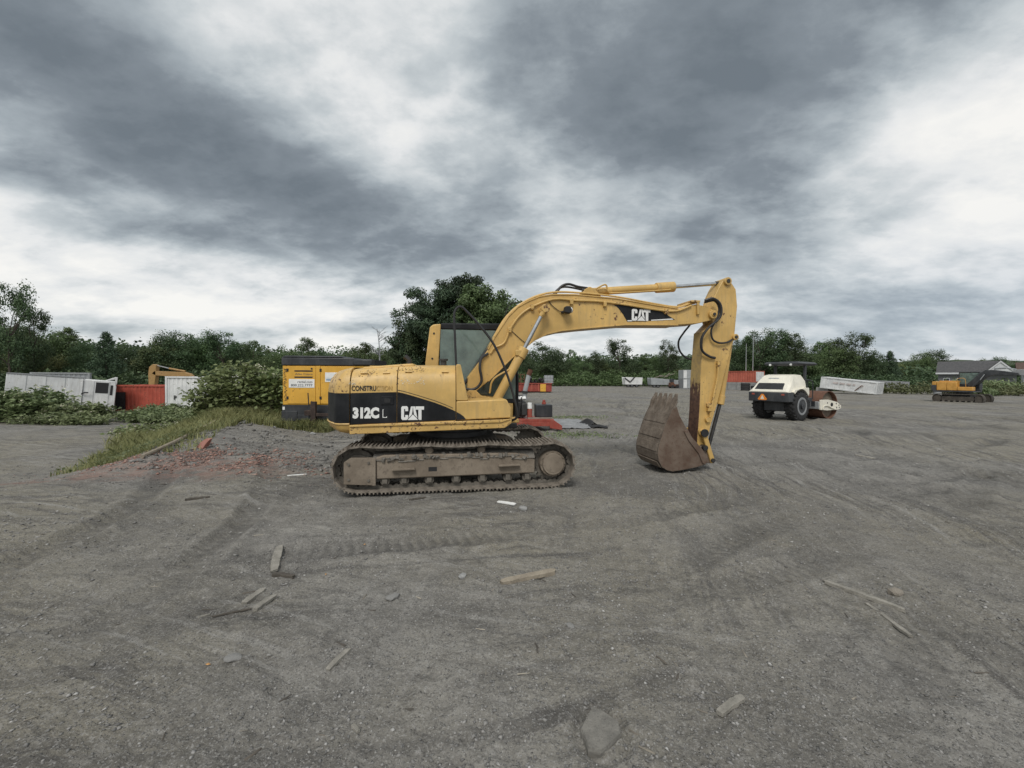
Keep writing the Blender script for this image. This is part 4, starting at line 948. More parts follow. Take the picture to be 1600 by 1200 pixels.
container('shipping_container', 'white trailer box roof showing above the big leafy bush', 'container', (-24.6, 36.5, -1.0), .02, 9, 2.4, 2.95, M_['wht'])

# ---- white truck box with black window at the far left, and the roof of another behind it
def box_truck():
    E = empty('white_trailer', 'battered white box trailer with a black window behind the left bushes', 'trailer', (-32.15, 26.55, -1.0), .75); E.rotation_euler = (0, .085, .75); E.scale = (.62, 1, 1)
    L = 8.3; zb, zt = .62, 2.82
    body = MB().bb(0, 5.55, 0, 2.3, zb, zt).build('body', M_['wht2'], E, .03)
    MB().bb(0, 5.6, -.03, 2.33, zt + .002, zt + .07).build('roof_rail', M_['grey'], body)
    for x in (1.4, 2.8, 4.2): MB().bb(x - .02, x + .02, -.012, 0, zb + .02, zt - .02).build('panel_seam', M_['grey2'], body)
    cabb = MB().prism([(5.57, zb - .05), (5.57, zt - .05), (8.15, zt - .08), (8.27, zt - .5), (8.27, zb - .0)], .0, 2.2).build('cab_shell', M_['wht'], E, .05)
    MB().bb(6.58, 7.62, -.02, .01, 1.86, 2.60).build('window', M_['blackmat'], cabb, .01); MB().bb(7.78, 8.0, -.02, .01, 1.75, 2.45).build('window', M_['blackmat'], cabb, .01)
    for x in (5.6, 6.45, 7.70): MB().bb(x - .012, x + .012, -.012, 0, zb, zt - .15).build('panel_seam', M_['grey'], cabb)
    MB().tube([(5.5, -.05, 1.75), (5.75, -.15, 1.85), (6.05, -.12, 1.86)], .045, 6).build('mirror_arm', M_['blackmat'], cabb)
    MB().bb(5.46, 5.56, -.06, .0, .1, zt - .05).build('corner_post', M_['wht'], E)
    MB().prism([(7.2, zt - .08), (8.1, zt + .22), (8.3, zt + .22), (8.3, zt - .3), (8.15, zt - .3), (8.1, zt + .05), (7.4, zt - .1)], .1, 1.0).build('wind_deflector', M_['wht'], E, .03)
    MB().bb(.2, 8.0, .4, 1.9, .45, .62).build('chassis', M_['rust'], E)
    for x in (1.2, 2.2, 7.0):
        for y in (.1, 1.9):
            wl = MB().ring((x, y, .48), (x, y + .3, .48), .48, .26, 20).build('wheel', M_['tyre'], E, .03); MB().cyl((x, y + .05, .48), (x, y + .25, .48), .26, n=14).build('rim', M_['grey'], wl)
box_truck()
E2 = container('shipping_container', 'pale trailer roof just visible above the battered white trailer', 'container', (-38.6, 33.8, -1.0), .73, 3.4, 2.4, 2.95, M_['grey2'])

# ---- red skid machine between excavator and far yard
def red_skid():
    E = empty('pump_skid', 'red skid with engine, exhaust pipe and black box behind the excavator tracks', 'machinery', (.6, 14.3, G(.6, 14.3)), .05)
    f = MB().bb(-1.9, .75, -.55, .55, .30, .40).bb(-1.9, .75, -.56, -.46, .16, .30).bb(-1.9, .75, .46, .56, .16, .30); fr = f.build('deck', M_['red'], E, .01)
    MB().prism([(.70, .40), (1.02, .18), (1.02, .04), (.62, .10), (.62, .40)], -.57, -.45).build('end_beam', M_['red'], fr, .01)
    MB().prism([(.70, .40), (1.02, .18), (1.02, .04), (.62, .10), (.62, .40)], .45, .57).build('end_beam', M_['red'], fr, .01)
    MB().bb(.9, 1.0, -.45, .45, .06, .20).build('cross_beam', M_['red'], fr, .01)
    MB().bb(-.1, .72, -.5, -.38, .402, .44).build('deck_plank', M_['wood'], fr)
    t = MB().bb(.20, .76, -.15, .45, .42, .84).build('tank', M_['charcoal'], E, .02)
    MB().cyl((.50, .1, .84), (.50, .1, .92), .07, n=14).cyl((.50, .1, .92), (.50, .1, .99), .05, n=12).build('cap', M_['red'], t, .01)
    c = MB().cyl((-.03, -.35, .42), (-.03, -.35, .72), .085, n=18).build('cylinder', M_['red'], E, .01)
    MB().cyl((-.03, -.35, .721), (-.03, -.35, .92), .086, .07, 18).build('cylinder_cap', M_['white'], c, .01)
    e = MB().bb(-.85, -.15, -.3, .4, .45, .95).bb(-.75, -.25, -.2, .3, .95, 1.15).bb(-.3, -.12, -.45, -.2, .5, .9).cyl((-.5, -.35, .6), (-.5, -.30, .6), .2, n=18).build('engine', M_['darksteel'], E, .03)
    for k in range(3): MB().cyl((-.42 + .11 * k, -.31, 1.02), (-.42 + .11 * k, -.25, 1.10), .06, n=12).build('filter', M_['white'], e, .008)
    p = MB().tube([(-.18, -.1, 1.0), (-.17, -.1, 1.28), (-.04, -.1, 1.85)], .075, 14, sub=1).build('exhaust_pipe', M_['grey2'], E)
    MB().tube([(-.045, -.1, 1.83), (.0, -.1, 1.95), (.02, -.1, 2.02)], .085, 14, sub=1).build('pipe_cap', M_['rust'], p)
    MB().ring((-.178, -.1, 1.22), (-.17, -.1, 1.30), .105, .07, 14).build('flange', M_['darksteel'], p)
    fr2 = MB()
    for k in range(3): fr2.tube([(-.8 + .2 * k, -.4, .45), (-.75 + .2 * k, -.42, .8), (-.6 + .15 * k, -.35, 1.1)], .022, 6)
    fr2.build('piping', M_['blackmat'], E)
    for y in (-.4, .4):
        wl = MB().ring((-1.0, y - .1, .22), (-1.0, y + .1, .22), .25, .14, 18).build('wheel', M_['tyre'], E, .02)
red_skid()

# ---- crumpled tarp sheet and torn rubber on the ground beside it
def tarp():
    rn = np.random.RandomState(4); n = 34; m = 30
    u, v = np.meshgrid(np.linspace(0, 1, n), np.linspace(0, 1, m)); x = 1.55 + u * (1.15 + .15 * v) + .06 * fbm(v * 3, u * 2, 2, 3); y = 14.3 + v * 3.2 + .08 * fbm(u * 3, v * 3, 2, 5)
    z = tz(x, y) + .02 + .05 * np.abs(fbm(u * 4, v * 5, 3, 8))
    V = np.stack([x, y, z], -1).reshape(-1, 3); i = np.arange(m - 1)[:, None] * n; j = np.arange(n - 1)[None]
    F = np.stack([i + j, i + j + 1, i + n + j + 1, i + n + j], -1).reshape(-1, 4)
    o = np_mesh('tarp', V, F, M_['tarp'], sm=True); so = o.modifiers.new('t', 'SOLIDIFY'); so.thickness = .004
    tag(o, 'crumpled pale grey tarp lying flat beside the red skid', 'tarp')
    for k, (cx, cy, sx, sy, hz, r0, lab) in enumerate(((2.83, 15.6, .22, .42, .15, .4, 'torn black rubber sheet folded to a peak beside the tarp'), (3.02, 14.75, .32, .22, .06, -.15, 'flat torn black rubber scrap at the right end of the tarp'))):
        n = 16; u, v = np.meshgrid(np.linspace(-1, 1, n), np.linspace(-1, 1, n)); ed = 1 - .25 * fbm(u * 2 + k * 9, v * 2, 2, 30 + k)
        lx = u * sx * ed; ly = v * sy * ed; x = cx + lx * math.cos(r0) - ly * math.sin(r0); y = cy + lx * math.sin(r0) + ly * math.cos(r0)
        z = tz(x, y) + .035 + hz * np.exp(-(u * 2.2) ** 2) * (1 - .5 * v ** 2) + .03 * fbm(u * 2, v * 3, 2, 40 + k)
        V = np.stack([x, y, z], -1).reshape(-1, 3); i = np.arange(n - 1)[:, None] * n; j = np.arange(n - 1)[None]; F = np.stack([i + j, i + j + 1, i + n + j + 1, i + n + j], -1).reshape(-1, 4)
        o = np_mesh('rubber_sheet', V, F, M_['blackmat'], sm=True); o.modifiers.new('t', 'SOLIDIFY').thickness = .012
        tag(o, lab, 'rubber sheet')
tarp()

# ---- vibratory roller
def lathe(mb, prof, n=28, M=None):
    """profile of (axial y, radius) revolved about the y axis"""
    rings = [[(r * math.cos(2 * PI * k / n), y, r * math.sin(2 * PI * k / n)) for k in range(n)] for y, r in prof]
    return mb.loft(rings, M, cap=True)
def roller():
    E = empty('road_roller', 'cream and black vibratory roller with canopy and rusty smooth drum', 'road roller', (11.83, 18.62, G(11.8, 18.6)), R(30))
    # x forward, origin on the ground under the rear axle
    r = .62
    for sg in (-1, 1):
        t = lathe(MB(), [(-.21, .36), (-.23, .50), (-.20, .58), (-.12, r), (.12, r), (.20, .58), (.23, .50), (.21, .36)], 36, Matrix.Translation((0, sg * .68, r)))
        ty = t.build('tyre', M_['tyre'], E)
        for k in range(22):
            for s2 in (-1, 1):
                a = 2 * PI * (k + (.5 if s2 > 0 else 0)) / 22; Mx = Matrix.Translation((0, sg * .68, r)) @ Matrix.Rotation(a, 4, 'Y') @ Matrix.Translation((r + .004, s2 * .10, 0)) @ Matrix.Rotation(s2 * .6, 4, 'X')
                MB().box((0, 0, 0), (.045, .25, .05), Mx).build('lug', M_['tyre'], ty)
        MB().ring((0, sg * .68 - .19, r), (0, sg * .68 + .225, r) if sg > 0 else (0, sg * .68 - .225, r), .37, .29, 28) if False else MB().ring((0, sg * .68 - .225, r), (0, sg * .68 + .225, r), .38, .29, 28).build('rim', M_['grey'], ty, .01); MB().cyl((0, sg * .5, r), (0, sg * .892, r), .28, n=22).cyl((0, sg * .892, r), (0, sg * .95, r), .12, n=16).build('hub', M_['charcoal'], ty, .01)
    MB().bb(-.5, .55, -.44, .44, .38, .80).cyl((0, -.6, r), (0, .6, r), .14, n=16).build('chassis', M_['charcoal'], E, .03)
    # rear bumper box
    bp = MB().prism([(-.98, .80), (-.98, 1.20), (-.72, 1.22), (-.55, 1.22), (-.55, .80)], -.84, .84).build('rear_counterweight', M_['charcoal'], E, .03)
    sv = MB().prism([(.38, .86), (.06, .86), (.02, .90), (.18, 1.12), (.26, 1.12), (.42, .90)], -.985, -.992, 'x').build('warning_triangle', M_['smv'], bp)
    MB().prism([(.30, .90), (.14, .90), (.205, 1.06), (.235, 1.06)], -.993, -.997, 'x').build('triangle_centre', M_['cream'], sv)
    for y in (-.62, .62): MB().bb(-.99, -.975, y - .06, y + .06, 1.08, 1.15).build('tail_lamp', M_['red'], bp)
    # sloping engine hood
    rings = []
    for x, w_, z0, z1 in ((-.95, .80, 1.205, 1.25), (-.60, .74, 1.205, 1.62), (-.25, .66, 1.205, 1.92), (.02, .62, 1.205, 1.97), (.58, .62, 1.205, 1.95), (.72, .66, 1.205, 1.80)):
        c = .09
        rings.append([(x, -w_ - .06, z0), (x, -w_, z1 - c * 1.5 if z1 > 1.4 else z1 - .02), (x, -w_ + c, z1), (x, w_ - c, z1), (x, w_, z1 - c * 1.5 if z1 > 1.4 else z1 - .02), (x, w_ + .06, z0)])
    hd = MB().loft(rings).build('hood', M_['cream'], E, .02, ang=40)
    # grille on the sloping back and slot above it
    def on_slope(x0, x1, y0, y1, off, nm, mt, par):
        f = lambda x: np.interp(x, [-.95, -.60, -.25], [1.25, 1.62, 1.92])
        n_ = Vector((-.73, 0, .68)) * off
        return MB().loft([[(x0 + q * n_.x, y0, f(x0) + q * n_.z), (x0 + q * n_.x, y1, f(x0) + q * n_.z), (x1 + q * n_.x, y1 - .06 * (1 if y1 > 0 else -1), f(x1) + q * n_.z), (x1 + q * n_.x, y0 + .06, f(x1) + q * n_.z)] for q in (-1, 1)]).build(nm, mt, par)
    gr = on_slope(-.88, -.63, -.56, .62, .012, 'grille', M_['charcoal'], hd)
    for k in range(5): on_slope(-.86 + .045 * k, -.84 + .045 * k, -.54, .60, .02, 'grille_slat', M_['blackmat'], gr)
    on_slope(-.42, -.37, -.18, .30, .008, 'vent', M_['grey2'], hd)
    for sg in (-1, 1):
        pts = [(.66 + .0, 1.16)] + [(.0 + .72 * math.cos(a), .62 + .72 * math.sin(a)) for a in np.linspace(.6, 2.35, 10)] + [(-.60, 1.21), (-.52, 1.32), (.62, 1.40)]
        MB().prism(pts, sg * .60, sg * .86).build('fender', M_['cream'], hd, .015)
    # operator platform, rops posts, canopy, rails
    MB().bb(.72, 1.35, -.66, .66, .78, .95).build('platform', M_['charcoal'], E, .02)
    se = MB().box((.98, .1, 1.28), (.42, .46, .12)).box((.80, .1, 1.56), (.10, .44, .48), rot=(0, -.1, 0)).bb(.85, 1.1, -.05, .25, .95, 1.22).build('seat', M_['blackmat'], E, .03)
    MB().bb(1.22, 1.36, -.25, .25, .95, 1.55).build('console', M_['charcoal'], E, .03)
    MB().tube([(1.18 + .02 * math.cos(0), .0 + .17 * math.cos(a), 1.60 + .17 * math.sin(a)) for a in np.linspace(0, 2 * PI, 17)], .015, 6, sub=1).build('steering_wheel', M_['blackmat'], E)
    for y in (-.62, .62): MB().bb(.70, .79, y - .05, y + .05, .95, 2.42).build('rops_post', M_['charcoal'], E, .01)
    cn = MB().loft([[(.02, -.68, 2.38), (.02, .68, 2.38), (1.54, .68, 2.38), (1.54, -.68, 2.38)], [(.0, -.74, 2.45), (.0, .74, 2.45), (1.60, .74, 2.44), (1.60, -.74, 2.44)], [(.06, -.66, 2.53), (.06, .66, 2.53), (1.50, .66, 2.52), (1.50, -.66, 2.52)]]).build('canopy', M_['charcoal'], E, .02)
    for y in (-.42, .45): MB().cyl((-.02, y, 2.40), (.05, y, 2.40), .045, n=14).build('work_lamp', M_['lamp'], cn)
    for y in (-.64, .64):
        MB().tube([(.82, y, 1.75), (1.30, y, 1.70), (1.40, y, 1.55), (1.40, y, .9)], .022, 6).build('handrail', M_['charcoal'], E); MB().tube([(.95, y, .95), (.95, y, 1.72)], .02, 6, sub=1).build('handrail_post', M_['charcoal'], E)
    MB().bb(.8, 1.3, -.80, -.66, .55, .58).bb(.82, .86, -.8, -.66, .58, .80).bb(1.24, 1.28, -.8, -.66, .58, .80).build('step', M_['charcoal'], E)
    # articulation, drum yoke and drum, steered a few degrees
    D = Matrix.Translation((1.45, 0, 0)) @ Matrix.Rotation(R(-6), 4, 'Z') @ Matrix.Translation((-1.45, 0, 0))
    MB().bb(1.2, 1.62, -.22, .22, .42, .70, D).build('articulation', M_['charcoal'], E, .03)
    MB().bb(1.55, 1.72, -.86, .86, .45, .78, D).build('yoke_crossbar', M_['grey2'], E, .02)
    xd, rd = 2.42, .62
    dr = MB().ring((xd, -.80, rd), (xd, .80, rd), rd, rd - .03, 48, D).build('drum', M_['drum'], E, ang=40)
    MB().cyl((xd, -.62, rd), (xd, .62, rd), rd - .032, n=40, M=D).cyl((xd, -.86, rd), (xd, .86, rd), .16, n=20, M=D).build('drum_hub', M_['mudframe'], dr, ang=40)
    for sg in (-1, 1):
        fr = MB().prism([(1.60, .42), (1.60, .86), (2.2, .86), (2.85, .74), (3.08, .60), (3.08, .46), (2.95, .40), (2.1, .38)], sg * .84, sg * .90, M=D).build('side_frame', M_['cream'], E, .012)
        for (x, z, r_) in ((2.42, .64, .09), (2.75, .68, .035), (2.78, .50, .035), (2.95, .60, .03), (2.98, .50, .03), (2.1, .72, .03)):
            MB().cyl((x, sg * .901, z), (x, sg * .906, z), r_, n=14, M=D).build('hole', M_['blackmat'], fr)
        MB().tube([(1.75, sg * .93, .46), (1.80, sg * .93, .58), (2.05, sg * .94, .60), (2.35, sg * .93, .50), (2.6, sg * .92, .44)], .022, 6, M=D).build('tie_rod', M_['cream'], fr)
    MB().bb(3.04, 3.14, -.9, .9, .44, .60, D).build('front_bar', M_['cream'], E, .02)
    text_part('lettering', 'Ingersoll', M_['signgrey'], [c for c in E.children if c.name.startswith('side_frame')][0], 0, 0, .05, .2, 0, .01) if False else None
roller()

# ---- a simpler excavator builder for the two far machines
def far_excavator(name, label, loc, rz, body, dark, boom_mat, stick_mat, boom_pts, stick_pts, cyl, stick_w=.22):
    E = empty(name, label, 'excavator', loc, rz)
    for sg in (-1, 1):
        yc = sg * 1.15; pts = []
        for k in range(10): a = -PI / 2 + PI * k / 9; pts.append((1.75 + .40 * math.cos(a), .42 + .40 * math.sin(a)))
        for k in range(10): a = PI / 2 + PI * k / 9; pts.append((-1.75 + .40 * math.cos(a), .42 + .40 * math.sin(a)))
        tr = MB()
        for a, b in zip(pts, pts[1:] + pts[:1]):
            c = ((a[0] + b[0]) / 2, yc, (a[1] + b[1]) / 2); l = math.hypot(b[0] - a[0], b[1] - a[1]); tr.box(c, (l + .02, .6, .07), rot=(0, -math.atan2(b[1] - a[1], b[0] - a[0]), 0))
        t_o = tr.build('track', M_['farsteel'], E)
        MB().bb(-1.4, 1.35, yc - .2, yc + .2, .22, .62).build('track_frame', M_['farsteel'], E, .03)
        for x in (-1.75, 1.75): MB().cyl((x, yc - .24, .42), (x, yc + .24, .42), .34, n=20).build('sprocket', M_['farsteel'], E)
        for k in range(6): MB().cyl((-1.2 + .48 * k, yc - .22, .18), (-1.2 + .48 * k, yc + .22, .18), .1, n=12).build('track_roller', M_['mudsteel'], E)
    MB().bb(-.9, .9, -.9, .9, .5, .85).cyl((0, 0, .85), (0, 0, 1.0), .65, n=24).build('car_body', M_['darksteel'], E)
    MB().bb(-2.2, 1.25, -1.25, 1.25, 1.0, 1.14).build('platform', dark, E, .02)
    MB().loft([[(-2.55 + .2 * abs(y) ** 2 * .6, y, z) for y in (-1.2, -.6, 0, .6, 1.2)] + [(-1.9, 1.2, z), (-1.9, -1.2, z)] for z in (1.1, 1.62)]).build('counterweight', dark, E, .05)
    MB().loft([[(-2.48 + .2 * abs(y) ** 2 * .6, y, z) for y in (-1.2, -.6, 0, .6, 1.2)] + [(-1.9, 1.2, z), (-1.9, -1.2, z)] for z in (1.62, 1.95)]).build('counterweight_top', body, E, .05)
    for sg in (-1, 1):
        for xa, xb in ((-1.88, -1.0), (-.98, -.1)): MB().bb(xa, xb, sg * .5, sg * 1.22, 1.15, 1.92).build('side_panel', body, E, .04)
    MB().bb(-.08, 1.2, -1.22, -.45, 1.15, 1.48).build('tool_box', body, E, .04); MB().bb(-1.8, -.3, -.8, .8, 1.9, 2.02).build('hood', body, E, .04)
    MB().tube([(-.1, -1.1, 1.9), (-.1, -1.1, 2.2), (.5, -1.1, 2.2), (.6, -1.1, 1.5)], .022, 6).build('handrail', body, E)
    c = MB().bb(-.45, 1.3, .35, 1.22, 1.15, 1.75).build('cab', dark, E, .04); MB().bb(-.43, 1.22, .37, 1.20, 1.751, 2.75).build('cab_window', M_['glass'], c); MB().bb(-.46, 1.28, .34, 1.23, 2.75, 2.85).build('cab_roof', dark, c, .03)
    for x, y in ((-.43, .37), (-.43, 1.2), (1.22, .37), (1.22, 1.2)): MB().bb(x - .04, x + .04, y - .04, y + .04, 1.75, 2.75).build('cab_pillar', dark, c)
    b = MB().prism(boom_pts, -.25, .25).build('boom', boom_mat, E, .03); s = MB().prism(stick_pts, -stick_w, stick_w).build('stick', stick_mat, E, .03)
    for p0, p1, r_, mt, nm in cyl: MB().cyl(p0, p1, r_, n=12).build(nm, mt, E)
    return E
far_excavator('excavator', 'orange-yellow excavator with black boom parked before the grey house', (36.6, 34.3, G(36.9, 34.5) - .12), R(-62), paint('orange_yellow_paint', (.58, .30, .06), .45, (.3, .2, .1), .3, 2, .3), M_['charcoal'], M_['charcoal'], M_['grey'],
    [(.55, 1.45), (.45, 1.75), (1.5, 2.75), (1.9, 2.98), (2.6, 2.98), (4.4, 2.72), (4.5, 2.5), (2.6, 2.55), (2.1, 2.4), (1.2, 1.7)], [(3.95, 2.95), (4.5, 3.02), (7.3, 2.45), (7.35, 2.2), (4.4, 2.52), (3.9, 2.6)],
    [((.95, -.42, 1.5), (1.55, -.42, 2.1), .10, M_['charcoal'], 'boom_cylinder'), ((1.55, -.42, 2.1), (1.9, -.42, 2.6), .05, M_['chrome'], 'boom_rod'), ((.95, .42, 1.5), (1.55, .42, 2.1), .10, M_['charcoal'], 'boom_cylinder'), ((1.55, .42, 2.1), (1.9, .42, 2.6), .05, M_['chrome'], 'boom_rod'), ((2.5, 0, 3.1), (3.4, 0, 3.15), .09, M_['grey2'], 'stick_cylinder'), ((3.4, 0, 3.15), (4.2, 0, 3.0), .05, M_['chrome'], 'stick_rod')])
fx = [o for o in bpy.data.objects if o.name.startswith('excavator') and o.get('label', '').startswith('orange-yellow')][0]; fx.scale = (.68, .78, .90)
yo = paint('old_ochre_paint', (.36, .215, .075), .5, (.22, .15, .08), .5, 2, .6)
far_excavator('excavator', 'ochre excavator arm rising behind the red container on the left', (-32.2, 45.0, -1.9), R(180), yo, M_['charcoal'], yo, yo,
    [(.55, 1.45), (.45, 1.75), (1.5, 3.3), (2.0, 3.85), (2.6, 4.02), (5.7, 4.12), (6.0, 3.85), (5.6, 3.65), (2.8, 3.45), (2.2, 3.1), (1.2, 1.9)], [(5.55, 4.75), (5.85, 4.85), (6.25, 4.55), (6.35, 3.9), (6.3, 1.2), (5.9, 1.2), (5.55, 3.8)],
    [((.95, -.42, 1.5), (1.5, -.42, 2.4), .10, yo, 'boom_cylinder'), ((1.5, -.42, 2.4), (2.0, -.42, 3.4), .05, M_['grey'], 'boom_rod'), ((2.6, 0, 4.1), (4.3, 0, 4.4), .10, yo, 'stick_cylinder'), ((4.3, 0, 4.4), (5.65, 0, 4.72), .06, M_['grey'], 'stick_rod')], .25)

# ---- far yard: roll-off box, dump bodies, stacked boxes, containers
def dumpster():
    E = empty('dumpster', 'red ribbed roll-off dumpster loaded with scrap in the far yard', 'dumpster', (-.6, 50.0, G(2, 50)), 0)
    b = MB().bb(0, 5.3, 0, .08, .15, 1.1).bb(0, 5.3, 2.2, 2.28, .15, 1.1).bb(0, .08, .08, 2.2, .15, 1.1).bb(5.22, 5.3, .08, 2.2, .15, 1.1).bb(.08, 5.22, .08, 2.2, .15, .22).build('box', M_['red'], E)
    for k in range(11): MB().bb(.1 + .4 * k, .2 + .4 * k, -.10, 0, .18, 1.05).build('rib', M_['orangecont'] if k % 2 else M_['red'], b, .01)
    MB().bb(-.03, 5.33, -.12, .02, 1.05, 1.15).build('top_rail', M_['red'], b); MB().bb(3.95, 4.6, -.115, 0, .16, 1.04).build('yellow_panel', M_['compy'], b)
    MB().bb(.1, 5.2, .3, .5, 0, .15).bb(.1, 5.2, 1.8, 2.0, 0, .15).build('skid_rail', M_['darksteel'], b)
    t = empty('water_tank', 'pale caged plastic tank standing on the red dumpster', 'tank', (3.9, 50.9, G(2, 50) + 1.1), 0)
    MB().bb(0, 1.05, 0, 1.0, .0, .95).build('tank', M_['grey2'], t, .06)
    for x in (0, .35, .7, 1.05): MB().bb(x - .02, x + .02, -.03, 0, 0, .98).build('cage_bar', M_['grey'], t)
    for z in (.3, .65, .97): MB().bb(-.02, 1.07, -.035, -.005, z - .02, z + .02).build('cage_bar', M_['grey'], t)
    f = empty('pallet_frame', 'dark steel frame rack standing in the red dumpster', 'rack', (.6, 50.8, G(2, 50) + .22), 0)
    for x in (0, .45, .9):
        for y in (0, .7): MB().bb(x - .04, x + .04, y - .04, y + .04, 0, 2.0).build('post', M_['rust'], f)
    for z in (.9, 1.4, 1.95): MB().bb(-.04, .94, -.05, .0, z - .04, z + .04).build('rail', M_['rust'], f)
    rn = random.Random(9); sc = MB()
    for k in range(40): sc.box((1.7 + rn.random() * 2.1, 50.4 + rn.random() * 1.4, G(2, 50) + .6 + rn.random() * 1.1), (rn.uniform(.1, .9), rn.uniform(.05, .3), rn.uniform(.05, .3)), rot=(rn.random(), rn.random(), rn.random() * 3))
    tag(sc.build('scrap_heap', M_['darksteel']), 'dark tangled scrap metal heaped in the red dumpster', None, None, 'stuff')
dumpster()

def dump_body(name, label, loc, rz, L, h0, h1, mat, hollow=True):
    E = empty(name, label, 'trailer', loc, rz)
    b = MB().prism([(0, .55), (L, .55), (L + .1, h1), (-.1, h0)], 0, .08).prism([(0, .55), (L, .55), (L + .1, h1), (-.1, h0)], 2.12, 2.2).bb(0, .08, .08, 2.12, .55, h0 - .15).bb(L - .08, L, .08, 2.12, .55, h1 - .1).bb(0, L, .08, 2.12, .5, .58).build('box', mat, E)
    for k in range(int(L / .7)): MB().bb(.2 + .7 * k, .3 + .7 * k, -.07, 0, .55, min(h0, h1) - .05).build('rib', mat, b)
    MB().bb(-.05, L + .05, -.06, .1, .46, .56).build('rail', M_['darksteel'], E)
    for x in (.6, 1.3, L - 1):
        wl = MB().ring((x, .05, .40), (x, .32, .40), .40, .22, 16).build('wheel', M_['tyre'], E); MB().cyl((x, .1, .4), (x, .3, .4), .22, n=12).build('rim', M_['grey'], wl)
    MB().bb(L, L + .9, .9, 1.2, .5, .62).build('drawbar', M_['darksteel'], E)
    return E
d1 = dump_body('dump_trailer', 'small white dump trailer with dark slanted front before the far hedge', (21.6, 80.5, G(23, 80)), 0, 3.2, 1.95, 1.9, M_['wht'])
MB().prism([(-.12, 1.9), (.9, 1.15), (1.6, 1.95), (1.9, 1.95), (.9, .85), (-.12, 1.6)], -.09, -.02).build('dark_chute', M_['blackmat'], d1)
dump_body('dump_trailer', 'long grey dump trailer loaded with timber left of the stacked white boxes', (26.4, 80.0, G(28, 80)), 0, 5.8, 1.9, 1.4, M_['grey2'])
rn = random.Random(3)
for k in range(5):
    x = 27.6 + k * .75; o = MB().box((0, 0, 0), (1.6, .12, .10)).build('timber', M_['wood'], None, .01, loc=(x, 80.8 + .2 * k, 1.75 + .12 * k % .5 + .25), rot=(0, rn.uniform(-.6, .6), rn.uniform(-.4, .4)))
    tag(o, ['leftmost', 'second', 'middle', 'fourth', 'rightmost'][k] + ' old timber beam sticking out of the long grey dump trailer', 'timber', 'timber in the dump trailer')
for nm, lab, x0, x1, z0, z1, mt in (('storage_box', 'pale upper storage box stacked left of the excavator stick', 30.0, 32.6, 1.72, 3.28, M_['grey2']), ('storage_box', 'grey lower storage box under the pale one by the dump trailer', 30.0, 32.8, 0, 1.70, M_['grey'])):
    E = empty(nm, lab, 'storage box', (x0, 74.0, z0 + G(31, 74)), 0); hh = z1 - z0; ww = x1 - x0
    MB().bb(0, ww, 0, 2.2, 0, hh).build('box', mt, E, .03)
    for k in range(4): MB().bb(ww * (k + .5) / 4 - ww * .11, ww * (k + .5) / 4 + ww * .11, -.03, 0, .1, hh - .1).build('panel', M_['grey2'] if k % 2 else M_['wht'], E, .01)
sm = empty('skid_loader', 'small dirty orange machine beside the grey storage boxes', 'loader', (28.6, 76.0, G(29, 76)), 0)
MB().prism([(0, .3), (0, 1.0), (.5, 1.1), (.7, .7), (1.4, .7), (1.4, .3)], 0, 1.2).build('body', M_['rust'], sm, .03); MB().bb(.1, .6, .1, 1.1, 1.1, 1.7).build('cab', M_['charcoal'], sm, .03)
for x in (.3, 1.1):
    for y in (-.1, 1.1): MB().cyl((x, y, .3), (x, y + .2, .3), .3, n=16).build('wheel', M_['tyre'], sm)
container('shipping_container', 'orange-red container with white doors stacked on white blocks behind the roller', 'container', (33.9, 69.2, 1.24 + G(35, 64)), R(-60), 6.0, 2.4, 1.75, M_['orangecont'], M_['wht'], corr=.4)
for k in range(4):
    E = tag(MB().bb(0, 1.45, 0, 2.3, 0, 1.2).prism([(-.0, .9), (1.45, .9), (1.45, 1.215), (0, 1.215)], -.02, .0).build('concrete_block', M_['concrete'], None, .03, loc=(33.9 + .5 * 1.5 * k, 69.2 - .866 * 1.5 * k, G(35, 64)), rot=(0, 0, R(-60))), ['pale concrete block under the left end of the orange container', 'pale concrete block under the orange container, second from the excavator stick', 'pale concrete block under the orange container beside the tyre stack', 'concrete block under the white doors of the orange container'][k], 'block')
for i, (x, y) in enumerate(((34.6, 62.6), (35.9, 62.2), (37.2, 62.8))):
    for k in range(3 if i != 1 else 2):
        E = empty('tyre', 'big black tyre %s the %s tyre stack behind the roller' % (['at the bottom of', 'second from the ground in', 'on top of'][k], ['left', 'low middle', 'right'][i]), 'tyre', (x, y, G(35, 62) + .38 * k), 0, 'tyre stacks behind the roller')
        MB().ring((0, 0, .0), (0, 0, .37), .62, .32, 22).build('tread', M_['tyre'], E, .05)
fc = container('shipping_container', 'long dirty white container lying tilted right of the roller drum', 'container', (38.75, 53.2, .72), R(-55), 5.6, 2.4, 1.40, M_['wht2'], None, (0, R(6.8)), 1.1)
MB().tube([(3.6, -.03, .15), (4.1, -.04, .75), (4.25, -.04, .85)], .05, 6).build('bent_bar', M_['rust'], fc)
for k, (x, w_) in enumerate(((1.3, .55), (2.0, .5), (2.7, .4), (3.3, .25))): MB().bb(x, x + w_, -.004, .028, .72, .92).build('faded_marking', plain('faded_red_print_%d' % k, (.52, .46, .44), .6, 0, .3, 3), fc)
MB().bb(-.5, .8, .4, 1.6, -.62, -.02).build('prop_block', M_['concrete'], fc)
g2 = dump_body('flatbed_trailer', 'grey low trailer half hidden behind the tilted white container', (52.2, 62.5, G(55, 62)), -.1, 6.0, 1.75, 1.5, M_['grey'])
p = empty('barrel', 'pale grey barrel standing by shrubs left of the orange excavator', 'barrel', (50.6, 50.2, 0), 0); MB().cyl((0, 0, 0), (0, 0, 1.1), .35, n=18).build('drum', M_['grey2'], p, .03); MB().ring((0, 0, .35), (0, 0, .40), .37, .34, 18).build('hoop', M_['grey'], p)

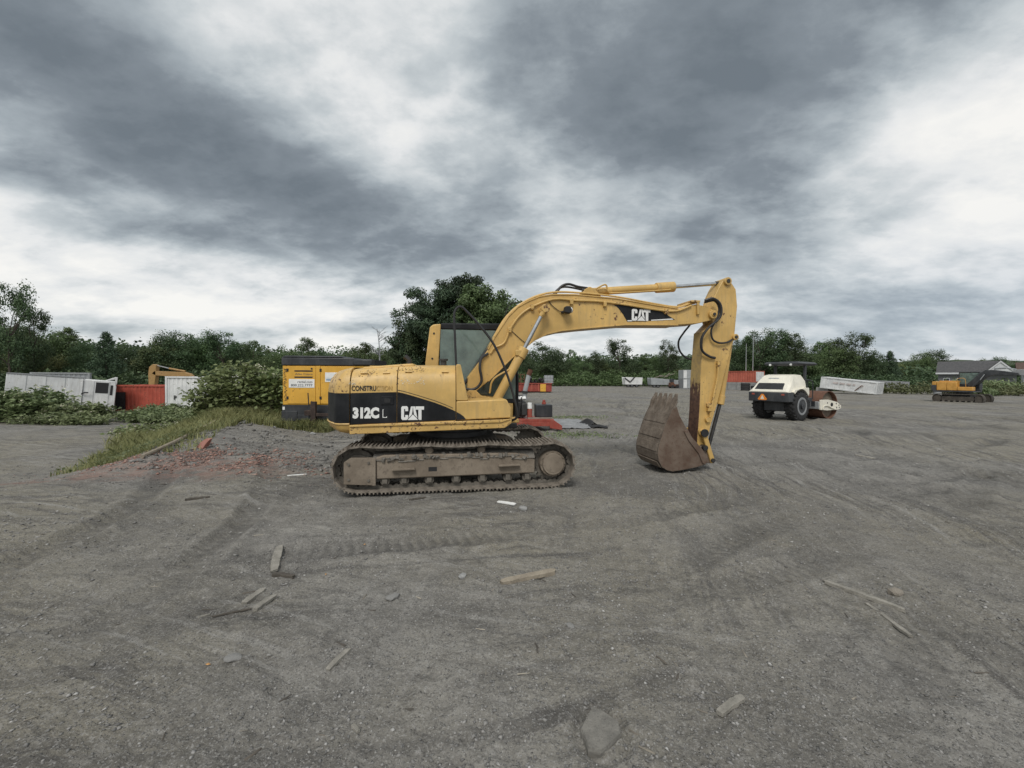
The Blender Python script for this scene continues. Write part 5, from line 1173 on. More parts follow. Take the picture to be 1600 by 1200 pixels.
# ---- house with a shallow roof at the right edge, second brown roof behind
def house():
    E = empty('grey_house', 'low grey house with dark shingle roof and white gable at the right edge', 'house', (66.2, 66, -.3), R(-48)); E.scale = (.66, .70, 1)
    MB().bb(.35, 12.3, .4, 8.6, 0, 3.1).build('wall', M_['siding_grey'], E)
    rf = MB().prism([(-.2, 3.2), (4.6, 5.05), (9.4, 3.2), (9.4, 3.02), (4.6, 4.85), (-.2, 3.02)], 0, 10.0, 'x')
    rf.build('roof', M_['shingle'], E)
    MB().bb(-.05, 7.3, -.32, -.2, 2.98, 3.22).build('fascia', M_['siding'], E)
    # gable facing the yard
    gb = MB().prism([(7.75, 3.05), (10.0, 4.7), (12.25, 3.05)], -.6, .3).build('gable', M_['siding'], E)
    MB().prism([(7.35, 3.0), (10.0, 4.92), (12.65, 3.0), (12.3, 3.0), (10.0, 4.69), (7.7, 3.0)], -.75, 6).build('gable_roof', M_['siding'], gb)
    MB().prism([(7.25, 3.06), (10.0, 5.03), (12.75, 3.06), (12.65, 3.01), (10.0, 4.93), (7.35, 3.01)], -.75, 6).build('gable_shingles', M_['shingle'], gb)
    for x in (1.2, 3.4, 5.6):
        wn_ = MB().bb(x, x + 1.1, .34, .42, 1.2, 2.4).build('window', M_['siding'], E); MB().bb(x + .1, x + 1.0, .32, .345, 1.3, 2.3).build('pane', M_['charcoal'], wn_)
    E2 = empty('brown_house', 'brown roofed house beyond the white gable at the right edge', 'house', (79.5, 66, -.3), R(-48)); E2.scale = (.8, .8, 1)
    MB().bb(.3, 14, .4, 8, 0, 3.2).build('wall', M_['siding'], E2); MB().prism([(-.3, 3.2), (4.2, 5.0), (8.7, 3.2), (8.7, 3.0), (4.2, 4.8), (-.3, 3.0)], -.6, 14.6, 'x').build('roof', M_['shingle_brown'], E2)
    MB().bb(-.6, 14.6, -.4, -.29, 2.95, 3.2).build('fascia', M_['siding'], E2)
house()
for i, (x, y, h) in enumerate(((36.8, 66.5, 7.2), (37.6, 66.0, 8.6))):
    E = empty('pole', ['shorter thin grey pole rising behind the orange container', 'taller thin grey pole behind the white container doors'][i], 'pole', (x, y, 0), 0)
    MB().cyl((0, 0, 0), (0, 0, h), .06, .035, 8).build('shaft', M_['grey2'], E); MB().cyl((0, 0, h), (0, 0, h + .12), .05, .02, 8).build('cap', M_['grey'], E)

# ------------------------------------------------------------------ vegetation
M_['bark'] = mud('bark', (.060, .048, .038), (.11, .092, .074), (.04, .033, .028), 6, .6)
M_['leafA'] = foliage('leaf_mid_green', (0.055, 0.094, 0.029), (0.087, 0.146, 0.042), (0.129, 0.198, 0.058))
M_['leafB'] = foliage('leaf_dark_green', (0.034, 0.066, 0.027), (0.055, 0.098, 0.035), (0.083, 0.133, 0.046))
M_['leafC'] = foliage('conifer_needles', (0.025, 0.058, 0.029), (0.042, 0.083, 0.038), (0.066, 0.114, 0.049), .1)
M_['leafD'] = foliage('leaf_yellow_green', (0.104, 0.138, 0.038), (0.166, 0.208, 0.055), (0.239, 0.270, 0.075))
M_['knot'] = foliage('broad_shrub_leaf', (.105, .165, .040), (.165, .240, .065), (.26, .33, .12), .3)
M_['knotdark'] = foliage('shrub_leaf_dark', (.075, .108, .034), (.122, .162, .052), (.21, .25, .10), .3)
M_['grass'] = foliage('bank_grass', (.14, .165, .045), (.24, .255, .075), (.36, .345, .14), .35)
M_['bloom'] = foliage('cream_bloom', (.36, .36, .22), (.46, .45, .30), (.55, .53, .38), .2)

def leaves(P, size, rng, up=.35, aspect=.55, N=None, fold=.0):
    """one diamond per leaf clump at points P with random lean; returns V,F"""
    n = len(P); d = rng.normal(size=(n, 3)); d[:, 2] += up * 0
    if N is not None: nn = N + rng.normal(size=(n, 3)) * .55
    else: nn = rng.normal(size=(n, 3)); nn[:, 2] = np.abs(nn[:, 2]) + up
    nn /= np.linalg.norm(nn, axis=1, keepdims=True) + 1e-9
    a = np.cross(nn, d); a /= np.linalg.norm(a, axis=1, keepdims=True) + 1e-9; b = np.cross(nn, a)
    s = (size * rng.uniform(.6, 1.35, n))[:, None] if np.isscalar(size) else (size * rng.uniform(.75, 1.25, n))[:, None]
    V = np.stack([P - a * s * .55, P + b * s * aspect * .5 + nn * s * fold, P + a * s * .55, P - b * s * aspect * .5 + nn * s * fold], 1).reshape(-1, 3)
    return V, np.arange(4 * n).reshape(-1, 4)

def limb_tree(mb, base, tips, r0, rng, zsplit):
    top = Vector((base[0] + rng.uniform(-.2, .2), base[1] + rng.uniform(-.2, .2), zsplit))
    mb.tube([base, ((base[0] + top.x) / 2 + rng.uniform(-.1, .1), (base[1] + top.y) / 2, zsplit * .5), top], [r0, r0 * .62], 7, sub=3)
    for t in tips:
        t = Vector(t); st = top if t.z > zsplit else Vector((top.x, top.y, max(zsplit * .55, t.z - 1.2)))
        m = (st + t) / 2 + Vector((rng.uniform(-.25, .25), rng.uniform(-.25, .25), rng.uniform(.0, .35)))
        mb.tube([st, m, t], [r0 * .42, r0 * .10], 5, sub=3)

def tree_proto(kind, seed, h=9.0):
    """returns (trunk mesh, crown mesh) of a tree h metres tall"""
    rng = np.random.RandomState(seed); pr = random.Random(seed); C = []; Rr = []
    if kind == 'b':
        w_ = h * .29; nC = 64
        while len(C) < nC:
            p = rng.uniform(-1, 1, 3); r = np.linalg.norm(p)
            if .35 < r < 1: 
                z = h * .54 + p[2] * h * .42; C.append((p[0] * w_ * (1.1 - .35 * max(0, p[2])), p[1] * w_ * (1.1 - .35 * max(0, p[2])), z)); Rr.append(rng.uniform(.6, 1.15) * h / 9)
    elif kind == 'o':
        nC = 44
        for k in range(nC):
            z = h * rng.uniform(.28, .97); w_ = h * .26 * math.sin(PI * min(1, max(.12, 1.12 - z / h * .95))); a = rng.uniform(0, 2 * PI); q = rng.uniform(.35, 1); C.append((math.cos(a) * w_ * q, math.sin(a) * w_ * q, z)); Rr.append(rng.uniform(.5, 1.05) * h / 10)
    elif kind == 's':
        nC = 34
        for k in range(nC):
            z = h * rng.uniform(.14, .98); w_ = h * .15 * math.sin(PI * min(1, max(.1, 1.06 - z / h * .95))) ** .7; a = rng.uniform(0, 2 * PI); q = rng.uniform(.3, 1); C.append((math.cos(a) * w_ * q, math.sin(a) * w_ * q, z)); Rr.append(rng.uniform(.4, .8) * h / 9)
    elif kind == 'w':
        nC = 40
        for k in range(nC):
            a = rng.uniform(0, 2 * PI); q = math.sqrt(rng.uniform(0, 1)); z = h * rng.uniform(.08, .92) * (1 - .45 * q * q); C.append((math.cos(a) * q * h * .36, math.sin(a) * q * h * .36, z)); Rr.append(rng.uniform(.5, .95) * h / 8)
    elif kind == 'c':
        for k in range(24):
            z = h * (.08 + .90 * k / 23); w_ = h * .36 * (1 - k / 23.5) ** .8 * rng.uniform(.8, 1.12) + .12; m = max(3, int(9 - .28 * k))
            for j in range(m):
                a = 2 * PI * (j + rng.rand() * .8) / m
                for q in (.3, .62, .95): C.append((math.cos(a) * w_ * q, math.sin(a) * w_ * q, z + rng.uniform(-.2, .2) - .25 * q * q)); Rr.append((.36 + .3 * (1 - k / 24)) * h / 9)
    C = np.array(C); Rr = np.array(Rr)
    per = {'b': 170, 'o': 150, 's': 190, 'w': 180, 'c': 42}[kind]
    n = len(C) * per; d = rng.normal(size=(n, 3)); d /= np.linalg.norm(d, axis=1, keepdims=True)
    rad = rng.uniform(.1, 1.25, n) ** .7
    cc = np.repeat(C, per, 0); rr = np.repeat(Rr, per)[:, None]
    sq = np.array([1.1, 1.1, .9 if kind != 'c' else .7])
    P = cc + d * rad[:, None] * rr * sq
    V, F = leaves(P, .20 * h / 9 if kind != 'c' else .20 * h / 9, rng, N=d * .9 + np.array([0, 0, .35]))
    mat = {'b': 'leafA' if seed % 2 else 'leafB', 'o': 'leafB', 's': 'leafA', 'w': 'leafD' if seed % 3 == 0 else 'leafA', 'c': 'leafC'}[kind]
    crown = np_mesh('crown', V, F, M_[mat], 'mesh')
    mb = MB(); idx = rng.permutation(len(C))[:12 if kind == 'o' else 7]
    if kind == 'c': mb.tube([(0, 0, -.3), (0, 0, h * .5), (0, 0, h * .97)], [.022 * h, .004 * h], 7, sub=2)
    else: limb_tree(mb, (0, 0, -.3), [tuple(C[i]) for i in idx], .020 * h, pr, h * (.32 if kind != 'o' else .5))
    tm = mb.mesh('trunk'); tm.materials.append(M_['bark']); smooth(tm, 60)
    return tm, crown

PROTO = {k: [tree_proto(k, 100 * i + sd) for sd in seeds] for i, (k, seeds) in enumerate((('b', (1, 2, 3, 4)), ('o', (5, 6, 7)), ('s', (8, 9)), ('w', (10, 11, 12)), ('c', (13,))))}
KIND = {'b': 'rounded', 'o': 'tall open', 's': 'slim upright', 'w': 'low bushy', 'c': 'dark conical'}
def put_tree(x, y, top, k, label=None, group=None, rnd=random.Random(77), wide=1.0):
    z = G(x, y) - .1; tm, cm = rnd.choice(PROTO[k]); sc = (top - z) / 9.0
    E = empty({'b': 'broadleaf_tree', 'o': 'broadleaf_tree', 's': 'broadleaf_tree', 'w': 'broadleaf_tree', 'c': 'pine_tree'}[k], label, 'tree', (x, y, z), rnd.uniform(0, 6.28), group)
    q = sc * rnd.uniform(.9, 1.25) * wide; E.scale = (q, q, sc)
    obj_of('trunk', tm, E); obj_of('crown', cm, E)
    return E
FRONT = [(-61.71, 52, 13.2, 'o'), (-62.24, 55, 10.3, 'o'), (-66.82, 62, 8.3, 'b'), (-67.03, 64, 8.9, 's'), (-60.68, 60, 6.8, 'b'), (-55.67, 58, 7.6, 'c'), (-58.14, 64, 6.6, 'b'), (-57.77, 66, 6.4, 'w'), (-55.36, 66, 7.6, 'b'), (-54.97, 68, 9.1, 'b'), (-52.71, 68, 8.5, 'o'), (-51.73, 70, 8.4, 'b'), (-48.02, 70, 9.2, 'o'), (-50.53, 71, 8.1, 's'), (-46.67, 72, 7.6, 'b'), (-45.39, 74, 8.0, 's'), (-43.98, 76, 7.2, 'w'), (-41.22, 76, 7.5, 'b'), (-36.1, 74, 8.5, 's'), (-35.22, 78, 7.3, 'b'), (-32.15, 78, 6.8, 'w'), (-30.07, 80, 7.6, 'b'), (-27.89, 80, 8.2, 's'), (-24.74, 80, 7.5, 'b'), (-21.59, 80, 7.4, 'b'), (-64.98, 58, 6.6, 'w'), (-66.42, 57, 8.7, 'b'), (-0.05, 92, 8.0, 'b'), (6.34, 94, 9.9, 'b'), (10.63, 98, 8.2, 'b'), (14.02, 100, 8.5, 's'), (16.91, 100, 7.8, 'w'), (20.02, 102, 8.4, 'b'), (22.81, 102, 7.1, 'w'), (24.84, 98, 10.9, 'o'), (29.29, 102, 7.2, 'b'), (32.07, 102, 7.7, 's'), (34.85, 102, 7.8, 'b'), (35.52, 96, 10.5, 'o'), (39.64, 100, 5.6, 'w'), (40.08, 92, 5.9, 'b'), (41.49, 90, 8.1, 'b'), (42.63, 86, 9.2, 's'), (40.19, 76, 9.1, 'b'), (41.14, 74, 9.4, 's'), (42.19, 72, 9.8, 'o'), (44.59, 72, 10.2, 'o'), (46.57, 72, 8.8, 'b'), (48.19, 72, 9.7, 'o'), (50.72, 72, 7.8, 'b'), (52.46, 72, 8.2, 's'), (54.09, 72, 8.6, 'b'), (56.37, 72, 8.8, 'o'), (60.61, 74, 9.8, 'o'), (56.11, 70, 6.5, 's'), (61.64, 72, 6.7, 'b'), (64.26, 72, 6.6, 'c'), (66.23, 72, 5.9, 'w'), (68.4, 72, 6.4, 'b'), (70.36, 72, 6.7, 'b'), (72.31, 72, 7.1, 'b'), (76.13, 74, 6.4, 'w'), (106.92, 96, 6.8, 'b'), (115.0, 100, 7.5, 'b'), (117.58, 100, 6.9, 'b'), (120.62, 100, 6.4, 'b'), (124.09, 100, 7.0, 'b')]
BACK = [(-77.9, 66.2, 8.3, 'w'), (-77.4, 67.4, 8.9, 's'), (-73.9, 65.6, 6.7, 'b'), (-77.1, 70.2, 7.0, 'b'), (-79.4, 74.7, 8.7, 'b'), (-73.9, 71.8, 6.8, 'b'), (-69.6, 70.6, 6.7, 'b'), (-65.7, 70.3, 6.1, 's'), (-69.5, 77.9, 6.6, 'w'), (-67.4, 78.6, 6.3, 'b'), (-66.4, 80.6, 7.8, 'b'), (-63.3, 79.9, 8.6, 'b'), (-59.4, 78.5, 8.0, 'b'), (-58.6, 80.8, 8.0, 'b'), (-58.5, 83.8, 8.0, 'b'), (-54.7, 81.9, 7.4, 'w'), (-53.0, 84.0, 7.5, 'b'), (-52.1, 87.4, 6.7, 'b'), (-50.4, 90.0, 6.9, 'b'), (-44.1, 85.6, 7.0, 's'), (-41.3, 87.8, 6.6, 'b'), (-39.7, 91.9, 6.4, 'w'), (-34.8, 88.3, 6.5, 'b'), (-33.7, 93.0, 7.8, 'b'), (-29.3, 89.1, 6.8, 'b'), (-27.0, 93.4, 7.0, 'b'), (3.6, 105.8, 7.6, 'b'), (9.4, 106.7, 7.2, 'w'), (14.1, 113.0, 7.8, 'w'), (16.9, 109.5, 7.5, 's'), (20.3, 111.0, 7.5, 'b'), (23.6, 112.3, 6.5, 'b'), (26.4, 110.7, 5.8, 'w'), (30.7, 113.5, 5.9, 'b'), (34.7, 115.3, 6.6, 'b'), (37.4, 114.0, 6.8, 's'), (40.2, 112.9, 7.5, 's'), (42.3, 110.2, 4.9, 'b'), (44.6, 107.2, 4.2, 'w'), (46.1, 102.7, 5.1, 'b'), (48.8, 101.9, 7.5, 'w'), (46.7, 86.1, 9.4, 'b'), (48.1, 84.1, 9.8, 'b'), (51.0, 84.6, 10.4, 's'), (53.0, 83.7, 8.8, 'b'), (55.8, 84.8, 8.9, 'b'), (55.9, 81.3, 7.3, 'b'), (59.5, 83.0, 7.9, 'b'), (60.4, 81.6, 8.1, 'w'), (62.4, 81.3, 8.3, 'b'), (65.8, 83.1, 6.7, 's'), (65.4, 80.7, 6.2, 's'), (71.3, 85.0, 6.8, 'b'), (72.9, 83.4, 6.5, 'b'), (74.0, 81.6, 5.7, 'w'), (75.9, 81.1, 5.3, 'b'), (80.7, 83.7, 6.5, 'b'), (81.5, 82.3, 6.1, 'b'), (82.5, 81.2, 5.6, 'b'), (124.7, 110.2, 6.4, 's'), (127.2, 109.4, 6.3, 'b'), (130.7, 109.7, 5.2, 'b'), (135.4, 110.6, 5.7, 'w')]
def region(x, y): return 'left' if x / y < -.2 else ('mid' if x / y < .48 else ('house' if x > 100 else 'right'))
WHERE = {'left': 'in the tree line left of the excavator', 'mid': 'in the far tree line below the excavator boom', 'right': 'in the tree line behind the roller', 'house': 'beyond the houses at the right edge'}
GRP = {'left': 'trees of the left tree line', 'mid': 'trees of the far middle tree line', 'right': 'trees of the right tree line', 'house': 'trees beyond the houses'}
BWHERE = {'left': 'deep in the woods left of the excavator', 'mid': 'deep in the woods under the boom', 'right': 'deep in the woods behind the roller', 'house': 'deep in the woods beyond the houses'}
SPECIAL = {0: 'tallest loose-leaved tree at the left edge of the photo', 5: 'dark spreading pine behind the white trailer', 28: 'big round dark tree just right of the boom cylinder', 34: 'tall open-crowned tree standing above the small white dump trailer', 38: 'tall bushy tree above the grey dump trailer, left of the stick', 53: 'tall twin-topped tree above the tilted white container'}
ORD = ['first', 'second', 'third', 'fourth', 'fifth', 'sixth', 'seventh', 'eighth', 'ninth', 'tenth', 'eleventh', 'twelfth', 'thirteenth', 'fourteenth', 'fifteenth', 'sixteenth', 'seventeenth', 'eighteenth', 'nineteenth', 'twentieth', 'twenty-first', 'twenty-second', 'twenty-third', 'twenty-fourth', 'twenty-fifth', 'twenty-sixth', 'twenty-seventh', 'twenty-eighth']
_T = []
for i, (x, y, t, k) in enumerate(FRONT):
    if x > 65 and y < 80: q_ = 88 / y; x, y, t = x * q_, 88.0, 1.75 + (t - 1.75) * q_
    _T.append((x, y, t, k, i))
_cnt = {}
for x, y, t, k, i in sorted(_T, key=lambda r: r[0] / r[1]):
    r_ = region(x, y); c_ = _cnt[r_] = _cnt.get(r_, -1) + 1
    put_tree(x, y, t, k, SPECIAL.get(i) or '%s tree, %s from the left %s' % (KIND[k], ORD[c_], WHERE[r_]), GRP[r_], wide=1.35 if i == 28 else (.6 if i in (0, 1) else .95))
for x, y, t, k in BACK:
    if x > 65 and y < 95: y += 14; x *= 1.15
    r_ = region(x, y); put_tree(x, y, t, k, '%s tree %s' % (KIND[k], BWHERE[r_]), GRP[r_] + ', back row', wide=1.15)

# ---- the big dark tree close behind the excavator: a spiky left half and a fuller green right half
def big_tree(name, label, loc, h, W_, seed, mat, n_limb, spiky):
    rng = np.random.RandomState(seed); pr = random.Random(seed)
    E = empty(name, label, 'tree', (loc[0], loc[1], G(loc[0], loc[1]) - .05), 0)
    tips = []; Ps = []; Ns = []
    for k in range(n_limb):
        z = h * (.05 + .91 * (k + .5) / n_limb + rng.uniform(-.03, .03)); prof = math.sin(PI * min(1, max(.10, 1.04 - .93 * z / h))) ** .75
        a = rng.uniform(0, 2 * PI); q = rng.uniform(.55, 1.08); t = np.array([math.cos(a) * W_ * prof * q, math.sin(a) * W_ * prof * q, min(h, z + rng.uniform(-.1, .5))]); tips.append(t)
        st = np.array([0, 0, max(.3, z - .9)])
        for s_ in np.linspace(.30, 1.0, 7):
            c = st + (t - st) * s_ + rng.normal(size=3) * .12; c[2] += .25 * math.sin(PI * s_)
            m = 85 if spiky else 95; d = rng.normal(size=(m, 3)); d /= np.linalg.norm(d, axis=1, keepdims=True); rr = rng.uniform(.2, 1, m)[:, None] ** .5
            ex = np.array([.56, .56, .40]) * (1.05 - .35 * s_) * (1 if spiky else 1.25)
            Ps.append(c + d * rr * ex); Ns.append(d * .8 + np.array([0, 0, .4]))
    P = np.concatenate(Ps); N = np.concatenate(Ns)
    V, F = leaves(P, .155 if spiky else .165, rng, N=N, aspect=.42 if spiky else .6)
    mb = MB(); mb.tube([(0, 0, -.3), (.1, 0, h * .35), (0, .1, h * .7), (0, 0, h * .95)], [.17, .03], 9, sub=3)
    for t in tips: st = Vector((0, 0, max(.3, t[2] - 1.1))); t = Vector(t); mb.tube([st, (st + t) / 2 + Vector((0, 0, .25)), t], [.05, .008], 5, sub=2)
    mb.build('trunk', M_['bark'], E); np_mesh('crown', V, F, M_[mat], E)
    return E
big_tree('conifer_tree', 'dark spiky-branched tree directly behind the excavator cab', (-4.9, 27.0), 7.3, 2.9, 41, 'leafC', 96, True)
big_tree('conifer_tree', 'pointed dark tree top rising above the excavator cab roof', (-3.3, 27.6), 8.2, 2.7, 42, 'leafC', 96, True)
big_tree('broadleaf_tree', 'fuller mid-green tree behind the cab, right of the spiky dark one', (-1.9, 26.0), 7.0, 2.7, 43, 'leafA', 66, False)
big_tree('broadleaf_tree', 'small dark tree at the left foot of the big tree', (-6.4, 27.2), 5.2, 1.6, 44, 'leafB', 48, True)
# bare tree
def bare_tree():
    E = empty('bare_tree', 'leafless thin tree rising above the far trees left of the cab', 'tree', (-18.9, 60.0, 0), 0); pr = random.Random(6); mb = MB()
    mb.tube([(0, 0, 0), (.1, 0, 4), (.0, 0, 6.5), (-.3, 0, 8.6)], [.13, .03], 6, sub=3)
    tw = MB()
    for k in range(22):
        z = pr.uniform(4.5, 8.2); a = pr.uniform(0, 6.28); l = pr.uniform(.5, 1.3); p0 = Vector((0, 0, z)); p1 = p0 + Vector((math.cos(a) * l, math.sin(a) * l, l * pr.uniform(.5, 1.0))); tw.tube([p0, (p0 + p1) / 2 + Vector((0, 0, .05)), p1], [.035, .012], 4, sub=2)
        for j in range(4):
            b = a + pr.uniform(-.9, .9); q = p0 + (p1 - p0) * pr.uniform(.4, 1); tw.tube([q, q + Vector((math.cos(b) * .5, math.sin(b) * .5, pr.uniform(.1, .5)))], [.016, .008], 4, sub=1)
    mb.build('trunk', M_['grey'], E); tw.build('branches', M_['grey'], E)
bare_tree()

# ---- broad-leaved shrubs (knotweed-like): arching canes with big pale leaves
def shrub(label, cx, cy, rx, ry, h, n_cane, seed, mat='knot', bloom=0., leaf=.15, per=46, group=None):
    rng = np.random.RandomState(seed); z0 = G(cx, cy); E = empty('shrub', label, 'shrub', (cx, cy, z0 - .03), 0, group)
    mb = MB(); Ps = []; B = []
    for k in range(n_cane):
        a = rng.uniform(0, 2 * PI); q = math.sqrt(rng.rand()); bx, by = math.cos(a) * q * rx * .8, math.sin(a) * q * ry * .8
        hh = h * (1 - .42 * q * q) * rng.uniform(.78, 1.05); la = a + rng.uniform(-.8, .8); ln = rng.uniform(.15, .5) * min(rx, 1.4)
        gz = float(tz0(np.array([cx + bx]), np.array([cy + by]))[0]) - z0
        pts = [Vector((bx, by, gz)), Vector((bx + math.cos(la) * ln * .3, by + math.sin(la) * ln * .3, gz + hh * .6)), Vector((bx + math.cos(la) * ln, by + math.sin(la) * ln, gz + hh))]
        mb.tube(pts, [.012, .004], 4, sub=2)
        t = rng.uniform(.12, 1.0, per) ** .8; p0, p1, p2 = (np.array(p) for p in pts)
        c = ((1 - t) ** 2)[:, None] * p0 + (2 * t * (1 - t))[:, None] * p1 + (t ** 2)[:, None] * p2
        Ps.append(c + rng.normal(size=(per, 3)) * np.array([.16, .16, .09])); 
        if bloom and rng.rand() < bloom: B.append(np.array(pts[2]) + rng.normal(size=(9, 3)) * np.array([.10, .10, .06]))
    P = np.concatenate(Ps); V, F = leaves(P, leaf, rng, up=1.1, aspect=.72, fold=.10)
    mb.build('stems', M_['bark'], E); np_mesh('foliage', V, F, M_[mat], E)
    if B: P = np.concatenate(B); V, F = leaves(P, leaf * .55, rng, up=.6, aspect=.7); np_mesh('blossom', V, F, M_['bloom'], E)
    return E
shrub('large pale-leaved shrub thicket left of the yellow compressor', -9.95, 15.6, 1.55, 1.3, 2.2, 145, 1, bloom=.12, leaf=.16)
shrub('leafy shrub pressing against the yellow compressor side', -8.35, 15.4, .75, 1.1, 2.1, 60, 2, bloom=.12)
shrub('sloping left end of the big shrub thicket before the white container', -11.0, 15.9, .55, .8, .95, 40, 3, bloom=.1)
shrub('low pale flowering shrub at the foot of the white container', -12.2, 14.6, 1.0, .6, .5, 46, 4, bloom=.7, leaf=.12)
shrub('low pale shrub between the road and the grassy bank', -13.2, 15.2, .8, .6, .5, 34, 14, bloom=.8, leaf=.12)
shrub('big pale-topped shrub at the left edge before the white trailer', -26.1, 23.0, 1.5, 1.4, 1.95, 100, 5, 'knotdark', .3, .20)
shrub('rounded shrub at the right of the big left-edge shrub', -23.6, 23.2, 1.2, 1.2, 1.15, 60, 6, 'knotdark', .35, .19)
shrub('shrub at the far left corner of the photo', -28.2, 22.6, 1.6, 1.2, 1.75, 70, 7, 'knotdark', .3, .2)
shrub('low dark shrub under the trailer cab', -20.6, 23.8, 1.3, 1.0, .7, 55, 8, 'knotdark', .1, .17)
shrub('low shrub before the black trailer window', -19.6, 25.0, 1.3, 1.0, .75, 55, 9, 'knotdark', .1, .17)
shrub('dark shrub covering the foot of the red container', -20.4, 27.5, 1.6, .9, .7, 55, 10, 'knotdark', .0, .17)
shrub('dark shrub at the red container doorway', -23.4, 28.2, 1.4, .9, .8, 55, 11, 'knotdark', .0, .17)
shrub('low ground shrub along the edge of the left road', -18.0, 22.4, 1.8, .6, .55, 45, 12, 'knotdark', .0, .14)
shrub('low leafy edging below the big left shrub', -22.5, 21.2, 3.0, .5, .5, 60, 13, 'knotdark', .1, .14)

# ---- undergrowth: vines and brush that read as one mass along the foot of the tree lines
def brush(name, label, path, depth, h, n, seed, size, mat):
    rng = np.random.RandomState(seed); p = np.array(path, float); t = rng.rand(n) * (len(p) - 1); i = np.minimum(t.astype(int), len(p) - 2); f = (t - i)[:, None]
    q = p[i] * (1 - f) + p[i + 1] * f; dy = rng.rand(n) ** 1.3 * depth
    hh = h * (.55 + .9 * np.clip(.5 + fbm(q[:, 0] * .35, dy * .5, 3, seed), 0, 1)) * (.35 + .65 * np.clip(dy / depth * 2.2, 0, 1))
    z = hh * rng.rand(n) ** .5; P = np.stack([q[:, 0] + rng.normal(size=n) * .3, q[:, 1] + dy, tz0(q[:, 0], q[:, 1] + dy) + z], 1)
    V, F = leaves(P, size, rng, up=.5, aspect=.65)
    tag(np_mesh(name, V, F, M_[mat]), label, None, None, 'stuff')
brush('undergrowth', 'green vine undergrowth at the foot of the far tree line', [(-4, 84), (8, 88), (20, 90), (32, 90), (44, 82)], 7, 2.6, 30000, 21, .34, 'leafA')
brush('undergrowth', 'brushy undergrowth below the right tree line', [(40, 68), (48, 64), (56, 63), (66, 65), (80, 70)], 6, 2.0, 22000, 22, .30, 'leafB')
brush('undergrowth', 'undergrowth below the left tree line', [(-66, 46), (-56, 50), (-46, 56), (-34, 62), (-20, 66), (-6, 72)], 8, 2.6, 30000, 23, .40, 'leafB')
brush('undergrowth', 'pale green weeds before the houses', [(52, 46), (58, 50), (66, 55), (80, 58)], 5, 1.5, 9000, 24, .28, 'knotdark')
brush('undergrowth', 'weedy green strip beside the orange excavator', [(44, 53), (52, 50), (60, 46), (66, 40)], 4, 1.3, 7000, 25, .26, 'knotdark')

# ---- far-off wood behind the tree lines: one mass, and low hills on the horizon
def far_wood():
    rng = np.random.RandomState(31); n = 110000; a = rng.uniform(R(-62), R(62), n); r = rng.uniform(108, 180, n); x = r * np.sin(a); y = r * np.cos(a)
    top = 8.4 - 1.4 * sst(.0, .1, a) + 1.8 * fbm(x * .05, y * .05, 3, 71) + 1.8 * fbm(x * .22, y * .22, 2, 72) - 3.6 * sst(.60, .85, a)
    z = top * rng.rand(n) ** .35
    V, F = leaves(np.stack([x, y, z], 1), .62, rng, up=.4, aspect=.7)
    tag(np_mesh('distant_woodland', V, F, M_['leafB']), 'distant dark woodland closing the horizon behind the yard', None, None, 'stuff')
far_wood()
def hills():
    na, nr = 300, 40; a = np.linspace(R(-75), R(75), na); r = np.linspace(900, 5200, nr); A, RR_ = np.meshgrid(a, r); x = RR_ * np.sin(A); y = RR_ * np.cos(A)
    prof = np.sin(PI * np.linspace(0, 1, nr))[:, None] ** .8
    z = -3 + prof * (78 + 60 * fbm(x * .0009, y * .0009, 3, 81) + 45 * np.exp(-((A - R(22)) / .16) ** 2) + 26 * np.exp(-((A + R(18)) / .2) ** 2)) + 7 * fbm(x * .02, y * .02, 3, 83) * prof
    V = np.stack([x, y, z], -1).reshape(-1, 3); i = np.arange(nr - 1)[:, None] * na; j = np.arange(na - 1)[None]; F = np.stack([i + j, i + j + 1, i + na + j + 1, i + na + j], -1).reshape(-1, 4)
    o = np_mesh('hills', V, F, mud('wooded_hills', (.030, .046, .020), (.045, .064, .026), (.022, .036, .018), .02, .5), sm=True); tag(o, 'low wooded hills on the horizon', None, None, 'structure')
hills()

